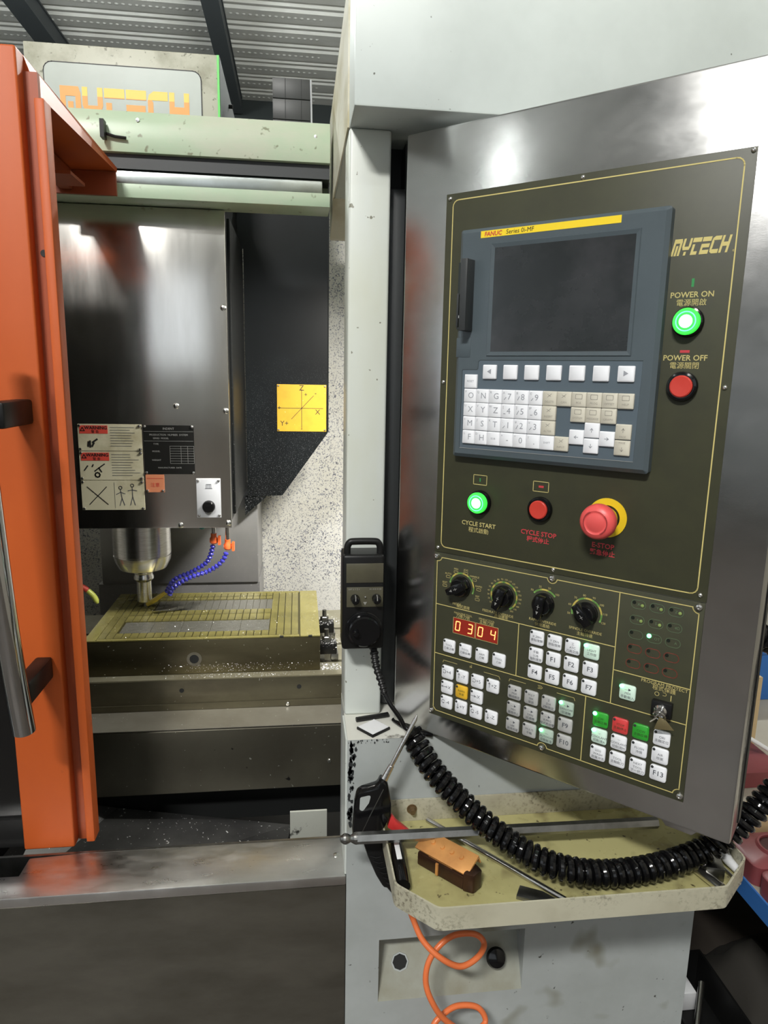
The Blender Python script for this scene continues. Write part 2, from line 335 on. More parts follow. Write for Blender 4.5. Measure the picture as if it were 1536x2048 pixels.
# base cabinet with a sloping pocket in its front
px0, px1, pz0, pz1, xr = .158, .463, .333, .480, .836
def base_front():
    V = [(XL,1.2,0),(xr,1.2,0),(xr,1.2,.923),(XL,1.2,.923),(px0,1.2,pz0),(px1,1.2,pz0),(px1,1.2,pz1),(px0,1.2,pz1),(px1,1.275,pz1),(px0,1.275,pz1),
         (XL,1.4,0),(xr,1.4,0),(xr,1.4,.923),(XL,1.4,.923)]
    F = [(0,1,5,4),(1,2,6,5),(2,3,7,6),(3,0,4,7),(7,6,8,9),(5,8,6),(4,7,9),(1,11,12,2),(10,0,3,13),(11,10,13,12)]
    return V, F
bc = obj('base_cabinet', base_front(), M_base, E)
obj('ledge', [(XL,1.2,.9232),(xr,1.2,.9232),(xr,1.4,.9232),(XL,1.4,.9232)] and ([(XL,1.2,.9232),(xr,1.2,.9232),(xr,1.4,.9232),(XL,1.4,.9232)], [(0,1,2,3)]), M_ledge, E)
M_pock = mat('pocket_plate_paint', (.36, .37, .32), .5, 0, (.26, .25, .18), 7, .45, .75, speck=[((.08, .07, .05), 30, .7, .73)])
pk = obj('pocket_plate', ([(px0,1.2,pz0),(px1,1.2,pz0),(px1,1.275,pz1),(px0,1.275,pz1)], [(0,1,2,3)]), M_pock, E)
sl = math.atan2(.075, pz1-pz0)
def on_pocket(s, x, f, off=0):    # local z of shape = plate normal (towards the aisle)
    nrm = Vector((0, -math.cos(sl), math.sin(sl))); upv = Vector((0, math.sin(sl), math.cos(sl))); rt = Vector((1, 0, 0))
    m = Matrix.Identity(4)
    for i in range(3): m[i][0] = rt[i]; m[i][1] = upv[i]; m[i][2] = nrm[i]
    p = Vector((x, 1.2+.075*f, pz0+(pz1-pz0)*f))+nrm*off
    m.translation = p; return tf(s, m)
obj('pocket_grommet', on_pocket(annulus([(.0155, 0), (.0185, 0), (.0185, .003), (.0155, .003)], 8), .2065, .42), M_base, E)
obj('pocket_hole', on_pocket(cyl((0, 0, 0), .0155, .0012), .2065, .42), M_recess, E)
kn = obj('mushroom_knob', on_pocket(lathe([(.007, 0), (.007, .014), (.0185, .018), (.021, .026), (.018, .033), (.008, .036), (0, .0365)], 24), .407, .42), M_gloss, E, smooth=True)
obj('knob_nut', on_pocket(lathe([(.006, 0), (.006, .008), (0, .008)], 6), .318, .70), M_white, E)
obj('jamb', box(.0868, .0903, 1.204, 1.30, .634, .9225), M_post, E)  # paler skin: lamplight on the base's left side put into its colour
random.seed(11)
def blot(x, z, r, y):
    n = 9; return [(x+r*random.uniform(.5, 1.2)*math.cos(2*PI*i/n)*.55, y, z+r*random.uniform(.5, 1.2)*math.sin(2*PI*i/n)) for i in range(n)], [tuple(range(n))]
bl_ = []
for i in range(46):
    z = random.uniform(.745, .918); bl_.append(blot(XL+.003+abs(random.gauss(0, .0035 if z < .86 else .006)), z, random.uniform(.003, .009), 1.1992))
for i in range(26): bl_.append(blot(XL+random.uniform(0, .08), .919+random.uniform(-.003, .003), random.uniform(.001, .003), 1.1991))
pc_ = obj('bare_paint_chips', join(*bl_), M_hinge, E); pc_['kind'] = 'stuff'
# stainless sill and apron
sp = [(-1.3, 1.2), (XL-.001, 1.2), (XL-.001, 1.318), (-.44, 1.3185), (-.54, 1.312), (-.542, 1.262), (-1.3, 1.262)]
si = obj('sill', prism(sp, .612, .633, 'xy'), M_sill, E, bevel=.0025)
sub('screw', mv(lathe([(.0065, 0), (.0065, .0015), (.003, .0032), (0, .0033)], 14), (.074, 1.262, .633)), M_boltst, si, smooth=True)
obj('apron', box(-1.3, XL-.0015, 1.2, 1.21, 0, .612), M_apron, E)
obj('left_front_panel', box(-2.2, -1.301, 1.2, 1.33, 0, 2.26), M_paint, E, bevel=.004)
obj('sill_upstand', box(-1.3, .089, 1.318, 1.324, .3, .6325), M_dkst, E)
# header beam over the door opening
hb = obj('header_beam', prism([(1.80, 2.182), (1.786, 2.150), (1.786, 2.091), (1.885, 2.091), (1.885, 2.026), (1.795, 2.026), (1.795, 1.995), (1.90, 1.995), (1.90, 2.182)], -1.3, .0795, 'yz'), M_beam, E, bevel=.0015)
sub('guide_rail', box(-1.3, .062, 1.806, 1.84, 2.0265, 2.058), M_rail, hb, bevel=.003)
sub('track_slot', box(-1.3, .0785, 1.800, 1.8845, 2.0588, 2.0905), M_hinge, hb)  # dark block filling the slot, its colour standing in for shade
for x in (-.36, .045): sub('screw', lathe([(.004, 0), (.004, -.003), (0, -.0035)], 10, 'y', (x, 1.789, 2.160 if x < 0 else 2.148)), M_boltst, hb)
# inner walls and chip pan
obj('back_panel', box(-1.3, .836, 2.75, 2.77, .02, 2.35), M_wall, E)
obj('right_inner_panel', box(.80, .812, 1.425, 2.745, .02, 2.01), M_wall, E); obj('right_outer_panel', box(.818, .836, 1.405, 2.745, 0, 2.01), M_base, E)
obj('left_inner_panel', box(-1.32, -1.3, 1.36, 2.77, .02, 2.3), M_wall, E)
cs = obj('column_cover', box(-.684, -.143, 2.45, 2.74, .857, 1.22), M_sheet, E, bevel=.004)
obj('column_foot', box(-.70, -.14, 2.46, 2.74, .40, .855), M_sheet, E)
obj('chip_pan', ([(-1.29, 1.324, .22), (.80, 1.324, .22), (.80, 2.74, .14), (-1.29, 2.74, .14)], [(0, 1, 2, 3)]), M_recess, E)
obj('chip_slope', ([(-.62, 1.33, .50), (-.06, 1.33, .50), (-.02, 1.60, .47), (-.462, 1.66, .505), (-.60, 1.60, .58), (-.62, 1.33, .60), (-.62, 1.33, .24), (-.06, 1.33, .24), (-.02, 1.60, .23), (-.462, 1.66, .23), (-.6, 1.6, .23)], [(0, 1, 2, 3), (0, 3, 4, 5), (0, 6, 7, 1), (1, 7, 8, 2), (2, 8, 9, 3), (3, 9, 10, 4), (4, 10, 6, 0, 5)]), M_pan, E)
obj('drain_plate', box(-.023, .065, 1.50, 1.506, .205, .574), M_palebox, E, bevel=.001)
# lamp inside, behind the post
wl = obj('work_lamp', box(.26, .58, 1.585, 1.645, 1.95, 2.0), M_hinge, E, bevel=.004)

# ================================================================== sliding door
D = thing('sliding_door', 'orange sliding door with dark window and long chrome handle', 'door', (-.5, 1.335, .636))
dz0, dz1 = .6345, 2.122
obj('stile', box(-.558, -.459, 1.335, 1.372, dz0, dz1), M_orange, D, bevel=.004, seg=3)
obj('channel', box(-.459, -.436, 1.362, 1.374, dz0, dz1-.03), M_orange_dk, D)
obj('edge_rib', box(-.437, -.420, 1.338, 1.374, dz0+.008, 2.045), M_orange, D, bevel=.003)
obj('inner_face', box(-.556, -.424, 1.3745, 1.3785, dz0+.01, 1.98), M_hinge, D)  # unseen dark sheet added to darken the door's mirrored image
obj('window_glass', box(-1.25, -.558, 1.350, 1.356, .70, 2.10), M_glass, D)
obj('bottom_rail', box(-1.25, -.5585, 1.342, 1.372, dz0+.004, .70), M_rubber, D)
obj('top_rail', box(-1.25, -.5585, 1.337, 1.372, 2.06, dz1), M_orange, D, bevel=.003)
obj('hanger_arm', ([(-.460,1.372,2.121),(-.408,1.775,2.053),(-.408,1.775,2.043),(-.437,1.372,2.058),(-.460,1.372,2.050),
      (-.556,1.372,2.121),(-.556,1.775,2.053),(-.556,1.775,2.043),(-.556,1.372,2.050)],
     [(0,1,2,3),(0,3,4),(0,5,6,1),(1,6,7,2),(2,7,8,4,3),(5,8,7,6),(0,4,8,5)]), M_orange, D)
obj('hanger_plate', box(-.556, -.410, 1.766, 1.775, 1.992, 2.0425), M_orange_dk, D)
bp = obj('inner_bracket', box(-.53, -.505, 1.375, 1.764, 2.0, 2.0425), M_orange_dk, D)
sub('bracket_foot', box(-.505, -.46, 1.60, 1.70, 1.992, 1.9985), M_orange_dk, bp)
obj('bolt_hole', cyl((-.445, 1.3615, 1.80), .006, -.001, 'y', 14), M_recess, D)
obj('limit_switch', join(box(-.437, -.428, 1.757, 1.78, 2.112, 2.150), tube([(-.43, 1.776, 2.125), (-.41, 1.778, 2.120), (-.385, 1.778, 2.118)], .0035, 8)), M_rubber, D)
hd = obj('handle', tube(spline([(-.489, 1.214, .962), (-.4915, 1.20, 1.07), (-.495, 1.19, 1.2), (-.50, 1.186, 1.36), (-.506, 1.19, 1.50), (-.512, 1.205, 1.62), (-.516, 1.215, 1.68)], 6), .0192, 24), M_chrome, D, smooth=True)
for z in (1.029, 1.521): sub('standoff', box(-.505, -.474, 1.205 if z > 1.2 else 1.215, 1.3355, z-.02, z+.024), M_rubber, hd, bevel=.005)

# ================================================================== spindle head
HY = 1.871
S = thing('spindle_head', 'brushed stainless spindle head with warning plates and a running tool', 'spindle head', (-.447, 2.02, 1.187))
fc = obj('front_cover', box(-.72, -.178, HY, HY+.012, 1.187, 1.993), M_head, S, bevel=.002)
obj('side_cover', box(-.715, -.181, HY+.0121, 2.385, 1.20, 1.993), M_headside, S); obj('upper_shroud', box(-.70, -.190, 1.915, 2.385, 1.994, 2.158), M_headside, S)
obj('side_flange', box(-.1815, -.1735, 1.95, 2.385, 1.21, 1.99), M_headside, S, bevel=.001)
def screw_y(x, y, z, r=.0055): return lathe([(r, 0), (r, -.001), (r*.7, -.0032), (0, -.0036)], 12, 'y', (x, y, z))
for x, z in ((-.313, 1.511), (-.313, 1.195), (-.187, 1.50), (-.187, 1.200), (-.187, 1.76), (-.62, 1.505)): sub('screw', screw_y(x, HY, z, .008), M_boltst, fc, smooth=True)
py = HY-.0025
wzs = [(1.462, 1.394), (1.392, 1.318), (1.316, 1.238)]
FONT = None
fcache = {}
def text_mesh(s, size, mt, ax='CENTER', sh=0, bold=0):
    c = bpy.data.curves.new('t', 'FONT'); c.body = s; c.size = size; c.align_x = ax; c.align_y = 'CENTER'; c.shear = sh; c.resolution_u = 2; c.fill_mode = 'FRONT'
    if bold: c.offset = bold
    o = bpy.data.objects.new('t', c); COL.objects.link(o)
    dg = bpy.context.evaluated_depsgraph_get(); me = bpy.data.meshes.new_from_object(o.evaluated_get(dg))
    bpy.data.objects.remove(o); bpy.data.curves.remove(c)
    V = [tuple(v.co) for v in me.vertices]; F = [tuple(p.vertices) for p in me.polygons]; bpy.data.meshes.remove(me)
    return V, F
def txt(s, size, at=(0, 0, 0), ax='CENTER', sh=0, bold=0): return mv(text_mesh(s, size, None, ax, sh, bold), at)
def front(s, x, z, y):   # xy-plane print -> vertical plane facing the aisle
    return [(p[0]+x, y-p[2], p[1]+z) for p in s[0]], s[1]
for i, (za, zb) in enumerate(wzs):
    w = obj('warning_plate', box(-.560, -.402, py, HY, zb, za), M_warn, S)
    zc = (za+zb)/2
    if i < 2:
        sub('red_band', box(-.556, -.486, py-.0004, py, za-.024, za-.003), M_red, w)
        sub('warning_text', join(front(txt('WARNING', .0115, bold=.0003), -.515, za-.0095, py-.0007), front(txt('警 告', .0085), -.517, za-.0195, py-.0007),
            front(stroke([[(-.005, -.004), (.005, -.004), (0, .005), (-.005, -.004)]], .002), -.548, za-.013, py-.0007)), M_ink, w)
        rows = join(*[front(stroke([[(0, 0), (random.uniform(.045, .07), 0)]], .0011), -.480, za-.008-.0068*k, py-.0004) for k in range(int((za-zb-.012)/.0068))])
        sub('small_print', rows, M_keyink, w)
        if i == 0: sub('hand_symbol', join(front(stroke([[(-.006, -.004), (-.005, .006)], [(-.001, -.006), (-.001, .008)], [(.004, -.004), (.008, .003)], [(.006, .006), (.016, .013)]], .0045), -.53, zc-.018, py-.0004)), M_ink, w)
        else: sub('hand_symbol', front(stroke([[(-.034, -.004), (-.026, .007)], [(-.008, -.006), (.002, .002), (.016, .012)], [(.002, .002), (.008, -.008)], [(-.014, .006), (-.012, .010)], arcpts(-.002, -.016, .006, 0, 360, 8)], .0032), -.515, zc-.008, py-.0004), M_ink, w)
    else:
        sub('cross_symbol', front(stroke([[(-.024, .022), (.026, -.024)], [(-.02, -.024), (.024, .022)]], .0022), -.521, zc, py-.0004), M_ink, w)
        sub('figure_symbols', front(join(stroke([arcpts(0, .026, .004, 0, 360, 10), [(0, .02), (0, -.004)], [(-.011, .012), (0, .014), (.011, .012)], [(-.006, -.026), (0, -.004), (.006, -.026)]], .0018), mv(stroke([arcpts(0, .02, .004, 0, 360, 10), [(0, .014), (.003, -.008)], [(-.011, .002), (0, .008), (.011, .004)], [(-.003, -.027), (.003, -.008), (.009, -.026)]], .0018), (-.03, 0)), stroke([[(-.045, .03), (-.045, -.033)]], .0008)) if False else join(stroke([arcpts(0, .026, .004, 0, 360, 10), [(0, .02), (0, -.004)], [(-.011, .012), (0, .014), (.011, .012)], [(-.006, -.026), (0, -.004), (.006, -.026)]], .0018), mv(stroke([arcpts(0, .02, .004, 0, 360, 10), [(0, .014), (.003, -.008)], [(-.011, .002), (0, .008), (.011, .004)], [(-.003, -.027), (.003, -.008), (.009, -.026)]], .0018), (-.03, 0, 0)), stroke([[(-.045, .034), (-.045, -.034)]], .0008)), -.432, zc, py-.0004), M_keyink, w)
    for x in (-.5555, -.4065):
        for z in (za-.004, zb+.004): sub('rivet', screw_y(x, py, z, .0042), M_boltst, w, smooth=True)
npl = obj('nameplate', box(-.398, -.270, py, HY, 1.333, 1.461), M_name, S)
nx = -.334
sub('nameplate_print', join(*( [front(stroke([[(-.062, z), (.062, z)]], .0006), nx, 1.397, py-.0004) for z in (.048, .023)] +
    [front(stroke([[(.002, z), (.063, z)]], .0006), nx, 1.397, py-.0004) for z in (.010, .0035, -.003, -.0095, -.016, -.0225, -.029, -.0355)] +
    [front(stroke([[(x, .010), (x, -.0355)]], .0006), nx, 1.397, py-.0004) for x in (.002, .030, .047, .063)] +
    [front(txt('INDENT', .008), nx, 1.452, py-.0004), front(txt('PRODUCTION  NUMBER  SYSTEM', .0065), nx, 1.436, py-.0004), front(txt('SERIES  MODEL', .006), nx-.02, 1.427, py-.0004),
     front(txt('TYPE', .006), nx-.033, 1.412, py-.0004), front(txt('MODEL', .006), nx-.033, 1.393, py-.0004), front(txt('WEIGHT', .006), nx-.033, 1.370, py-.0004), front(txt('MANUFACTURER  DATE', .0055), nx, 1.350, py-.0004)])), M_silv, npl)
for x in (-.394, -.274):
    for z in (1.457, 1.337): sub('rivet', screw_y(x, py, z, .0042), M_boltst, npl, smooth=True)
stk = obj('orange_notice', box(-.397, -.350, py, HY, 1.285, 1.332), M_ostick, S)
sub('notice_print', front(join(stroke([[(-.02, .012), (.02, .012)]], .001), txt('注意', .012, (0, -.006, 0))), -.373, 1.31, py-.0004), M_red, stk)
for x in (-.393, -.354): sub('rivet', screw_y(x, py, 1.289, .004), M_boltst, stk, smooth=True)
lp = obj('lamp_plate', box(-.268, -.205, py-.001, HY, 1.216, 1.321), M_lampplate, S, bevel=.0006)
sub('lamp_symbol', front(stroke([[(-.006, -.005), (-.006, .006), (.006, .006), (.006, -.005)], [(-.009, -.005), (.009, -.005)], [(-.002, .006), (-.002, -.004)], [(.002, .006), (.002, -.004)]], .0011), -.236, 1.300, py-.0014), M_keyink, lp)
sub('black_knob', lathe([(.017, 0), (.016, -.010), (.013, -.013), (0, -.0132)], 24, 'y', (-.237, py-.001, 1.246)), M_gloss, lp, smooth=True)
for x in (-.263, -.210):
    for z in (1.316, 1.222): sub('screw', screw_y(x, py-.001, z, .004), M_boltst, lp, smooth=True)
sx, sy = -.4475, 2.02
obj('spindle_nose', lathe([(.055, 1.20), (.080, 1.20), (.080, 1.084), (.0785, 1.083), (.0785, 1.08), (.080, 1.079), (.077, 1.062), (.066, 1.040), (.050, 1.034), (.0, 1.034)], 48, 'z', (sx, sy, 0)), M_shiny, S, smooth=True)
obj('tool_holder', lathe([(.030, 1.035), (.030, 1.026), (.0255, 1.022), (.0255, 1.016), (.028, 1.013), (.028, 1.006), (.0205, .998), (.0205, .962), (.0195, .9615), (.0195, .9605), (.0205, .960), (.0205, .938), (.018, .936), (0, .936)], 36, 'z', (sx, sy, 0)), M_shiny, S, smooth=True)
obj('cutter', lathe([(.004, .937), (.004, .9205), (0, .9205)], 12, 'z', (sx, sy, 0)), M_dkst, S, smooth=True)
def fitting(x, y, z, s=1):
    return join(lathe([(.007, 0), (.011, .004), (.011, .016), (.008, .020), (.008, .03)], 12, 'z', (x, y, z)), cyl((x-.018*s, y, z+.010), .0065, .036*s, 'x', 10), box(x+.012, x+.019, y-.009, y+.009, z-.002, z+.022))
HYh = 1.945
obj('hose_valve', fitting(-.236, HYh, 1.125, .6), M_fit, S, smooth=True); obj('hose_valve', fitting(-.198, HYh, 1.107, .6), M_fit, S, smooth=True)
obj('valve_stem', join(cyl((-.236, HYh, 1.15), .006, .045), cyl((-.198, HYh, 1.135), .006, .06)), M_shiny, S)
obj('green_plug', ball((-.267, HYh, 1.176), .010), mat('teal_plug', (.02, .2, .2), .3), S, smooth=True)
def linkhose(pts, r=.0075):
    P = spline(pts, 10); rad = []
    ln = 0; prev = P[0]
    for p in P:
        ln += (p-prev).length; prev = p
        rad.append(r)
    # resample to bead-like links
    tot = ln; n = int(tot/.011); out = []; rr = []
    acc = [0]
    for a, b in zip(P[:-1], P[1:]): acc.append(acc[-1]+(b-a).length)
    def atl(d):
        for i in range(len(P)-1):
            if acc[i+1] >= d: return P[i].lerp(P[i+1], (d-acc[i])/max(acc[i+1]-acc[i], 1e-6))
        return P[-1]
    for i in range(n):
        for f, q in ((.08, .62), (.3, 1.0), (.62, 1.0), (.85, .62)): out.append(atl((i+f)*tot/n)); rr.append(r*q)
    return tube(out, rr, 9)
obj('coolant_hose', linkhose([(-.238, HYh, 1.122), (-.247, HYh+.004, 1.09), (-.262, HYh+.006, 1.066), (-.30, HYh+.002, 1.043), (-.347, HYh, 1.022), (-.375, HYh+.02, .978)]), M_bluehose, S, smooth=True)
obj('coolant_hose', linkhose([(-.200, HYh-.012, 1.104), (-.214, HYh-.014, 1.076), (-.25, HYh-.014, 1.050), (-.30, HYh-.02, 1.034), (-.345, HYh-.018, 1.006), (-.362, HYh-.01, .978)]), M_bluehose, S, smooth=True)
obj('coolant_jet', tube([(-.375, HYh+.02, .980), (-.41, 1.99, .950), (-.438, 2.011, .929)], [.0055, .0075, .0065], 10), M_jet, S, smooth=True)
obj('side_nozzle', tube(spline([(-.64, 1.95, 1.012), (-.605, 1.95, 1.006), (-.585, 1.95, .993)], 5), .008, 10), M_red, S, smooth=True)
obj('side_nozzle_tip', tube(spline([(-.585, 1.95, .993), (-.57, 1.95, .976), (-.561, 1.95, .955)], 5), [.0075]*9+[.005, .004], 10), M_ygreen, S, smooth=True)

# ------------------------------------------------ black guard panel beside the head
G = thing('guard_panel', 'black splash guard panel beside the spindle head with yellow axis sign', 'panel', (0, 2.4, 1.18))
gp = obj('guard_sheet', prism([(-.172, 1.180), (-.054, 1.185), (.101, 1.401), (.101, 2.20), (-.26, 2.20), (-.26, 2.0), (-.172, 1.99)], 2.395, 2.405, 'xz'), M_guard, G)
obj('edge_fold', box(.101, .104, 2.392, 2.43, 1.405, 2.20), M_headside, G)
obj('lower_gusset', prism([(-.182, 1.178), (-.11, 1.178), (-.182, 1.115)], 2.396, 2.43, 'xz'), M_guard, G)
ax_ = obj('axis_sign', box(-.069, .096, 2.393, 2.395, 1.406, 1.563), M_axis, G)
yy = 2.3926
sub('axis_print', join(front(stroke([[(-.078, 0), (.072, 0)], [(0, -.066), (0, .062)], [(-.034, -.036), (.04, .042)]], .0016), .013, 1.484, yy),
    front(txt('Z', .026), .013, 1.551, yy), front(txt('X', .024), .067, 1.471, yy), front(txt('Y+', .024), -.045, 1.432, yy), front(txt('+', .022), -.062, 1.484, yy), front(txt('+', .02), .027, 1.529, yy), front(txt('-', .022), .06, 1.535, yy), front(txt('-', .022), .013, 1.416, yy)), M_ink, ax_)
for x in (-.064, .091):
    for z in (1.558, 1.411): sub('screw', screw_y(x, 2.393, z, .0035), M_boltst, ax_, smooth=True)
# ------------------------------------------------ column top cover with the maker's sign
CC = thing('column_cover_top', 'dirty white column top cover with MYTECH sign and green edge', 'cover', (-.45, 2.1, 2.15))
cb = obj('cover_box', box(-.702, -.207, 2.1, 2.6, 2.16, 2.431), M_cover, CC, bevel=.003)
obj('green_edge', box(-.2105, -.2045, 2.0965, 2.1, 2.16, 2.429), M_green, CC); obj('dark_side', box(-.207, -.2035, 2.1005, 2.6, 2.16, 2.428), M_steelbm, CC)
spl = obj('sign_plate', prism(rrect(-.655, -.253, 2.16, 2.386, .022), 2.0975, 2.0998, 'xz'), M_signplate, CC)
sub('sign_outline', front(stroke([rrect(-.655, -.253, 2.16, 2.386, .022)+[rrect(-.655, -.253, 2.16, 2.386, .022)[0]]], .0025), 0, 0, 2.0972), M_ink, spl)
obj('cover_bolt', cyl((-.2035, 2.35, 2.39), .006, .012, 'x', 8), M_rubber, CC)
def mytech(w, h, sh=0, gap=.10, only=None):
    # blocky letters in a unit cell, split bars as on the sign; returns flat shape list (lo, hi): polygons
    def q(x0, y0, x1, y1): return [(x0, y0), (x1, y0), (x1, y1), (x0, y1)]
    L = {}
    s = .26
    L['M'] = [q(0, 0, s, .74), [(0, .74), (.78, .74), (1, .74), (1, .82), (.9, 1), (0, 1)], q(.37, 0, .63, .6), q(1-s, 0, 1, .74)]
    L['Y'] = [q(0, .52, s, 1), q(1-s, .52, 1, 1), [(0, .52), (1, .52), (.86, .32), (.14, .32)], q(.36, 0, .64, .22)]
    L['T'] = [q(0, .74, 1, 1), q(.08, .0, .36, .62), q(.36, 0, .8, .2)]
    L['E'] = [q(0, .74, 1, 1), q(0, .38, .95, .60), q(0, 0, 1, .24), q(0, .24, .24, .38)]
    L['C'] = [[(.2, .76), (1, .76), (1, 1), (.3, 1), (.06, .9)], [(.06, .9), (.2, .76), (.27, .7), (.27, .3), (.2, .24), (.06, .1), (0, .25), (0, .75)], [(.06, .1), (.2, .24), (1, .24), (1, 0), (.3, 0)]]
    L['H'] = [q(0, 0, s, 1), q(1-s, 0, 1, 1), q(s, .38, 1-s, .62)]
    cw = w/6; out = []
    for i, ch in enumerate('MYTECH'):
        if only is not None and i != only: continue
        for P in L[ch]: out.append([(i*cw+x*cw*(1-gap)+sh*y*h, y*h) for x, y in P])
    return out
def polys(ps): 
    V = []; F = []
    for p in ps:
        n = len(V); V += [(x, y, 0) for x, y in p]; F.append(tuple(range(n, n+len(p))))
    return V, F
def clip(ps, y0, y1):
    out = []
    for p in ps:
        for lim, sgn in ((y0, 1), (y1, -1)):
            r = []
            for a, b in zip(p, p[1:]+p[:1]):
                ia, ib = (a[1]-lim)*sgn >= 0, (b[1]-lim)*sgn >= 0
                if ia: r.append(a)
                if ia != ib:
                    t = (lim-a[1])/(b[1]-a[1]); r.append((a[0]+(b[0]-a[0])*t, lim))
            p = r
            if len(p) < 3: break
        if len(p) >= 3: out.append(p)
    return out
for i_ in range(6):
    for a, b, m_ in ((0, .030, M_sgn_pk), (.030, .070, M_sgn_or), (.070, .093, M_sgn_ye if i_ else M_sgn_or)):
        P_ = clip(mytech(.335, .092, 0, .07, i_), a, b)
        for q_ in P_: sub('sign_letter_piece', front(polys([q_]), -.617, 2.238, 2.0968), m_, spl)
# ------------------------------------------------ cable chain standing behind
K = thing('cable_chain', 'black upright cable chain behind the pale green beam', 'cable chain', (-.01, 2.4, 2.2))
for i in range(5):
    z = 2.20+.06*i
    lk = obj('chain_link', box(-.073, .044, 2.40, 2.44, z+.001, z+.0595), M_chain, K, bevel=.002)
    for x in (-.035, .015): sub('link_seam', box(x, x+.0015, 2.3985, 2.40, z+.003, z+.058), M_recess, lk)
obj('chain_edge_strip', tube([(.047, 2.4, 2.19), (.0485, 2.398, 2.3), (.047, 2.401, 2.42), (.045, 2.4, 2.498)], .003, 6), M_mylar, K)

# ================================================================== table, plate, clamps
T = thing('machine_table', 'long cast machine table with slots and dark way covers', 'machine table', (-.2, 1.72, .35))
def table():
    P = [(1.72, .757), (1.72, .822), (1.80, .822), (1.80, .80), (1.815, .80), (1.815, .822), (1.925, .822), (1.925, .80), (1.94, .80), (1.94, .822), (2.05, .822), (2.05, .80), (2.065, .80), (2.065, .822), (2.23, .822), (2.23, .757)]
    return prism(P, -1.15, .62, 'yz')
obj('slotted_top', table(), M_table, T)
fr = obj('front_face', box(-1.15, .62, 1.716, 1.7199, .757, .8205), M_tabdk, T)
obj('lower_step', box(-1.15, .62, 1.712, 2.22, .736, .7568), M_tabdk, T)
sh_ = obj('way_cover', prism([(1.615, .566), (1.615, .732), (1.622, .7385), (1.711, .7355), (2.3, .7355), (2.3, .566)], -1.2, .75, 'yz'), M_saddle, T)
obj('way_cover_lid', box(-1.2, .75, 1.612, 1.711, .7386, .7402), mat('way_lid_steel', (.30, .285, .24), .38, .7, (.20, .185, .15), 5, .4, .75, speck=[((.6, .6, .55), 110, .72, .75)]), T)
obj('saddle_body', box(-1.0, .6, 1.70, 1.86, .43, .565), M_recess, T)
for x in (-.30, .0): sub('threaded_hole', cyl((x, 1.716, .793), .006, -.0012, 'y', 14), M_recess, fr)
obj('lock_screw', screw_y(-.03, 1.712, .747, .006), M_boltst, T, smooth=True)
obj('cover_screw', screw_y(.075, 1.615, .635, .006), M_boltst, T, smooth=True)
Pt = thing('fixture_plate', 'thick wet brass coloured fixture plate bolted on the table', 'plate', (-.25, 1.95, .822))
pa, pb, pc, pd, pz = -.545, .056, 1.75, 2.14, .920
def plate():
    v, f = box(pa, pb, pc, pd, .8225, pz-.004); return v, f
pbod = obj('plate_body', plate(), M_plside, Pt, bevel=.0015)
top = obj('plate_skin', box(pa, pb, pc, pd, pz-.0038, pz-.0025), M_platedk, Pt)
tiles = {}
def tile(x0, x1, y0, y1, m_, h=0):
    key = (round(x1-x0, 4), round(y1-y0, 4), m_.name, h)
    if key not in tiles: tiles[key] = mkmesh('plate_tile', box(-(x1-x0)/2, (x1-x0)/2, -(y1-y0)/2, (y1-y0)/2, 0, .0025+h), m_)
    o = bpy.data.objects.new('plate_tile', tiles[key]); COL.objects.link(o); o.parent = Pt
    o.matrix_parent_inverse = Matrix.Translation((.25, -1.95, -.822)); o.location = ((x0+x1)/2, (y0+y1)/2, pz-.0025)
g = .0026
# margins
tile(pa, -.516, pc, pd, M_plate); tile(.004, pb, pc, pd, M_plate)
tile(-.516+g, .004-g, pc, pc+.012, M_plate); tile(-.516+g, .004-g, pd-.012, pd, M_plate)
rowsY = [(1.764, 1.800), (1.803, 1.846), (1.849, 1.886), (1.889, 1.935), (1.938, 1.975), (1.978, 2.018), (2.021, 2.066), (2.069, 2.092), (2.095, 2.126)]
for k in range(26):
    xa = -.514+.0198*k; xb_ = xa+.0198-g
    for r, (ya, yb) in enumerate(rowsY):
        if r in (1, 2) and 1 < k < 22: continue
        if r in (5, 6) and 4 < k < 22: continue
        if k in (0, 1, 22, 23, 24, 25):
            if r == 0: tile(xa, xb_, 1.764, 2.126, M_tile)
            continue
        tile(xa, xb_, ya, yb, M_tile)
for k in range(5):
    tile(-.470+.078*k, -.470+.078*k+.077, 1.803, 1.886, M_milled, -.0012)
for k in range(17):
    tile(-.412+.0198*k, -.412+.0198*k+.0187, 1.978, 2.066, M_milled, -.0012)
hole = obj('side_hole', join(annulus([(.012, 0), (.019, 0), (.019, -.0012), (.012, -.0012)], 24, 'y', (-.271, pc, .864))), M_saddle, Pt)
sub('bore', cyl((-.271, pc, .864), .012, -.0008, 'y', 20), M_recess, hole)
for x in (-.045, .03): obj('edge_slot', box(x-.005, x+.005, pc-.0004, pc+.006, pz-.0035, pz+.0002), M_recess, Pt)
for yq, lab in ((1.985, 'black strap clamp gripping the plate at its far right corner'), (1.825, 'black strap clamp gripping the plate at its near right corner')):
    c = thing('strap_clamp', lab, 'clamp', (.085, yq, .822), 'clamps beside the plate')
    obj('clamp_bar', box(.0565, .104, yq-.020, yq+.020, .842, .873), M_rubber, c, bevel=.003)
    obj('riser_block', box(.088, .108, yq-.018, yq+.018, .8222, .842), M_dkst, c, bevel=.001)
    obj('heel_block', box(.0575, .07, yq-.012, yq+.012, .8222, .842), M_dkst, c)
    obj('stud', cyl((.076, yq, .873), .006, .036, 'z', 12), M_dkst, c)
    obj('nut', lathe([(.0125, 0), (.0125, .014), (.010, .016)], 6, 'z', (.076, yq, .8732)), M_dkst, c)
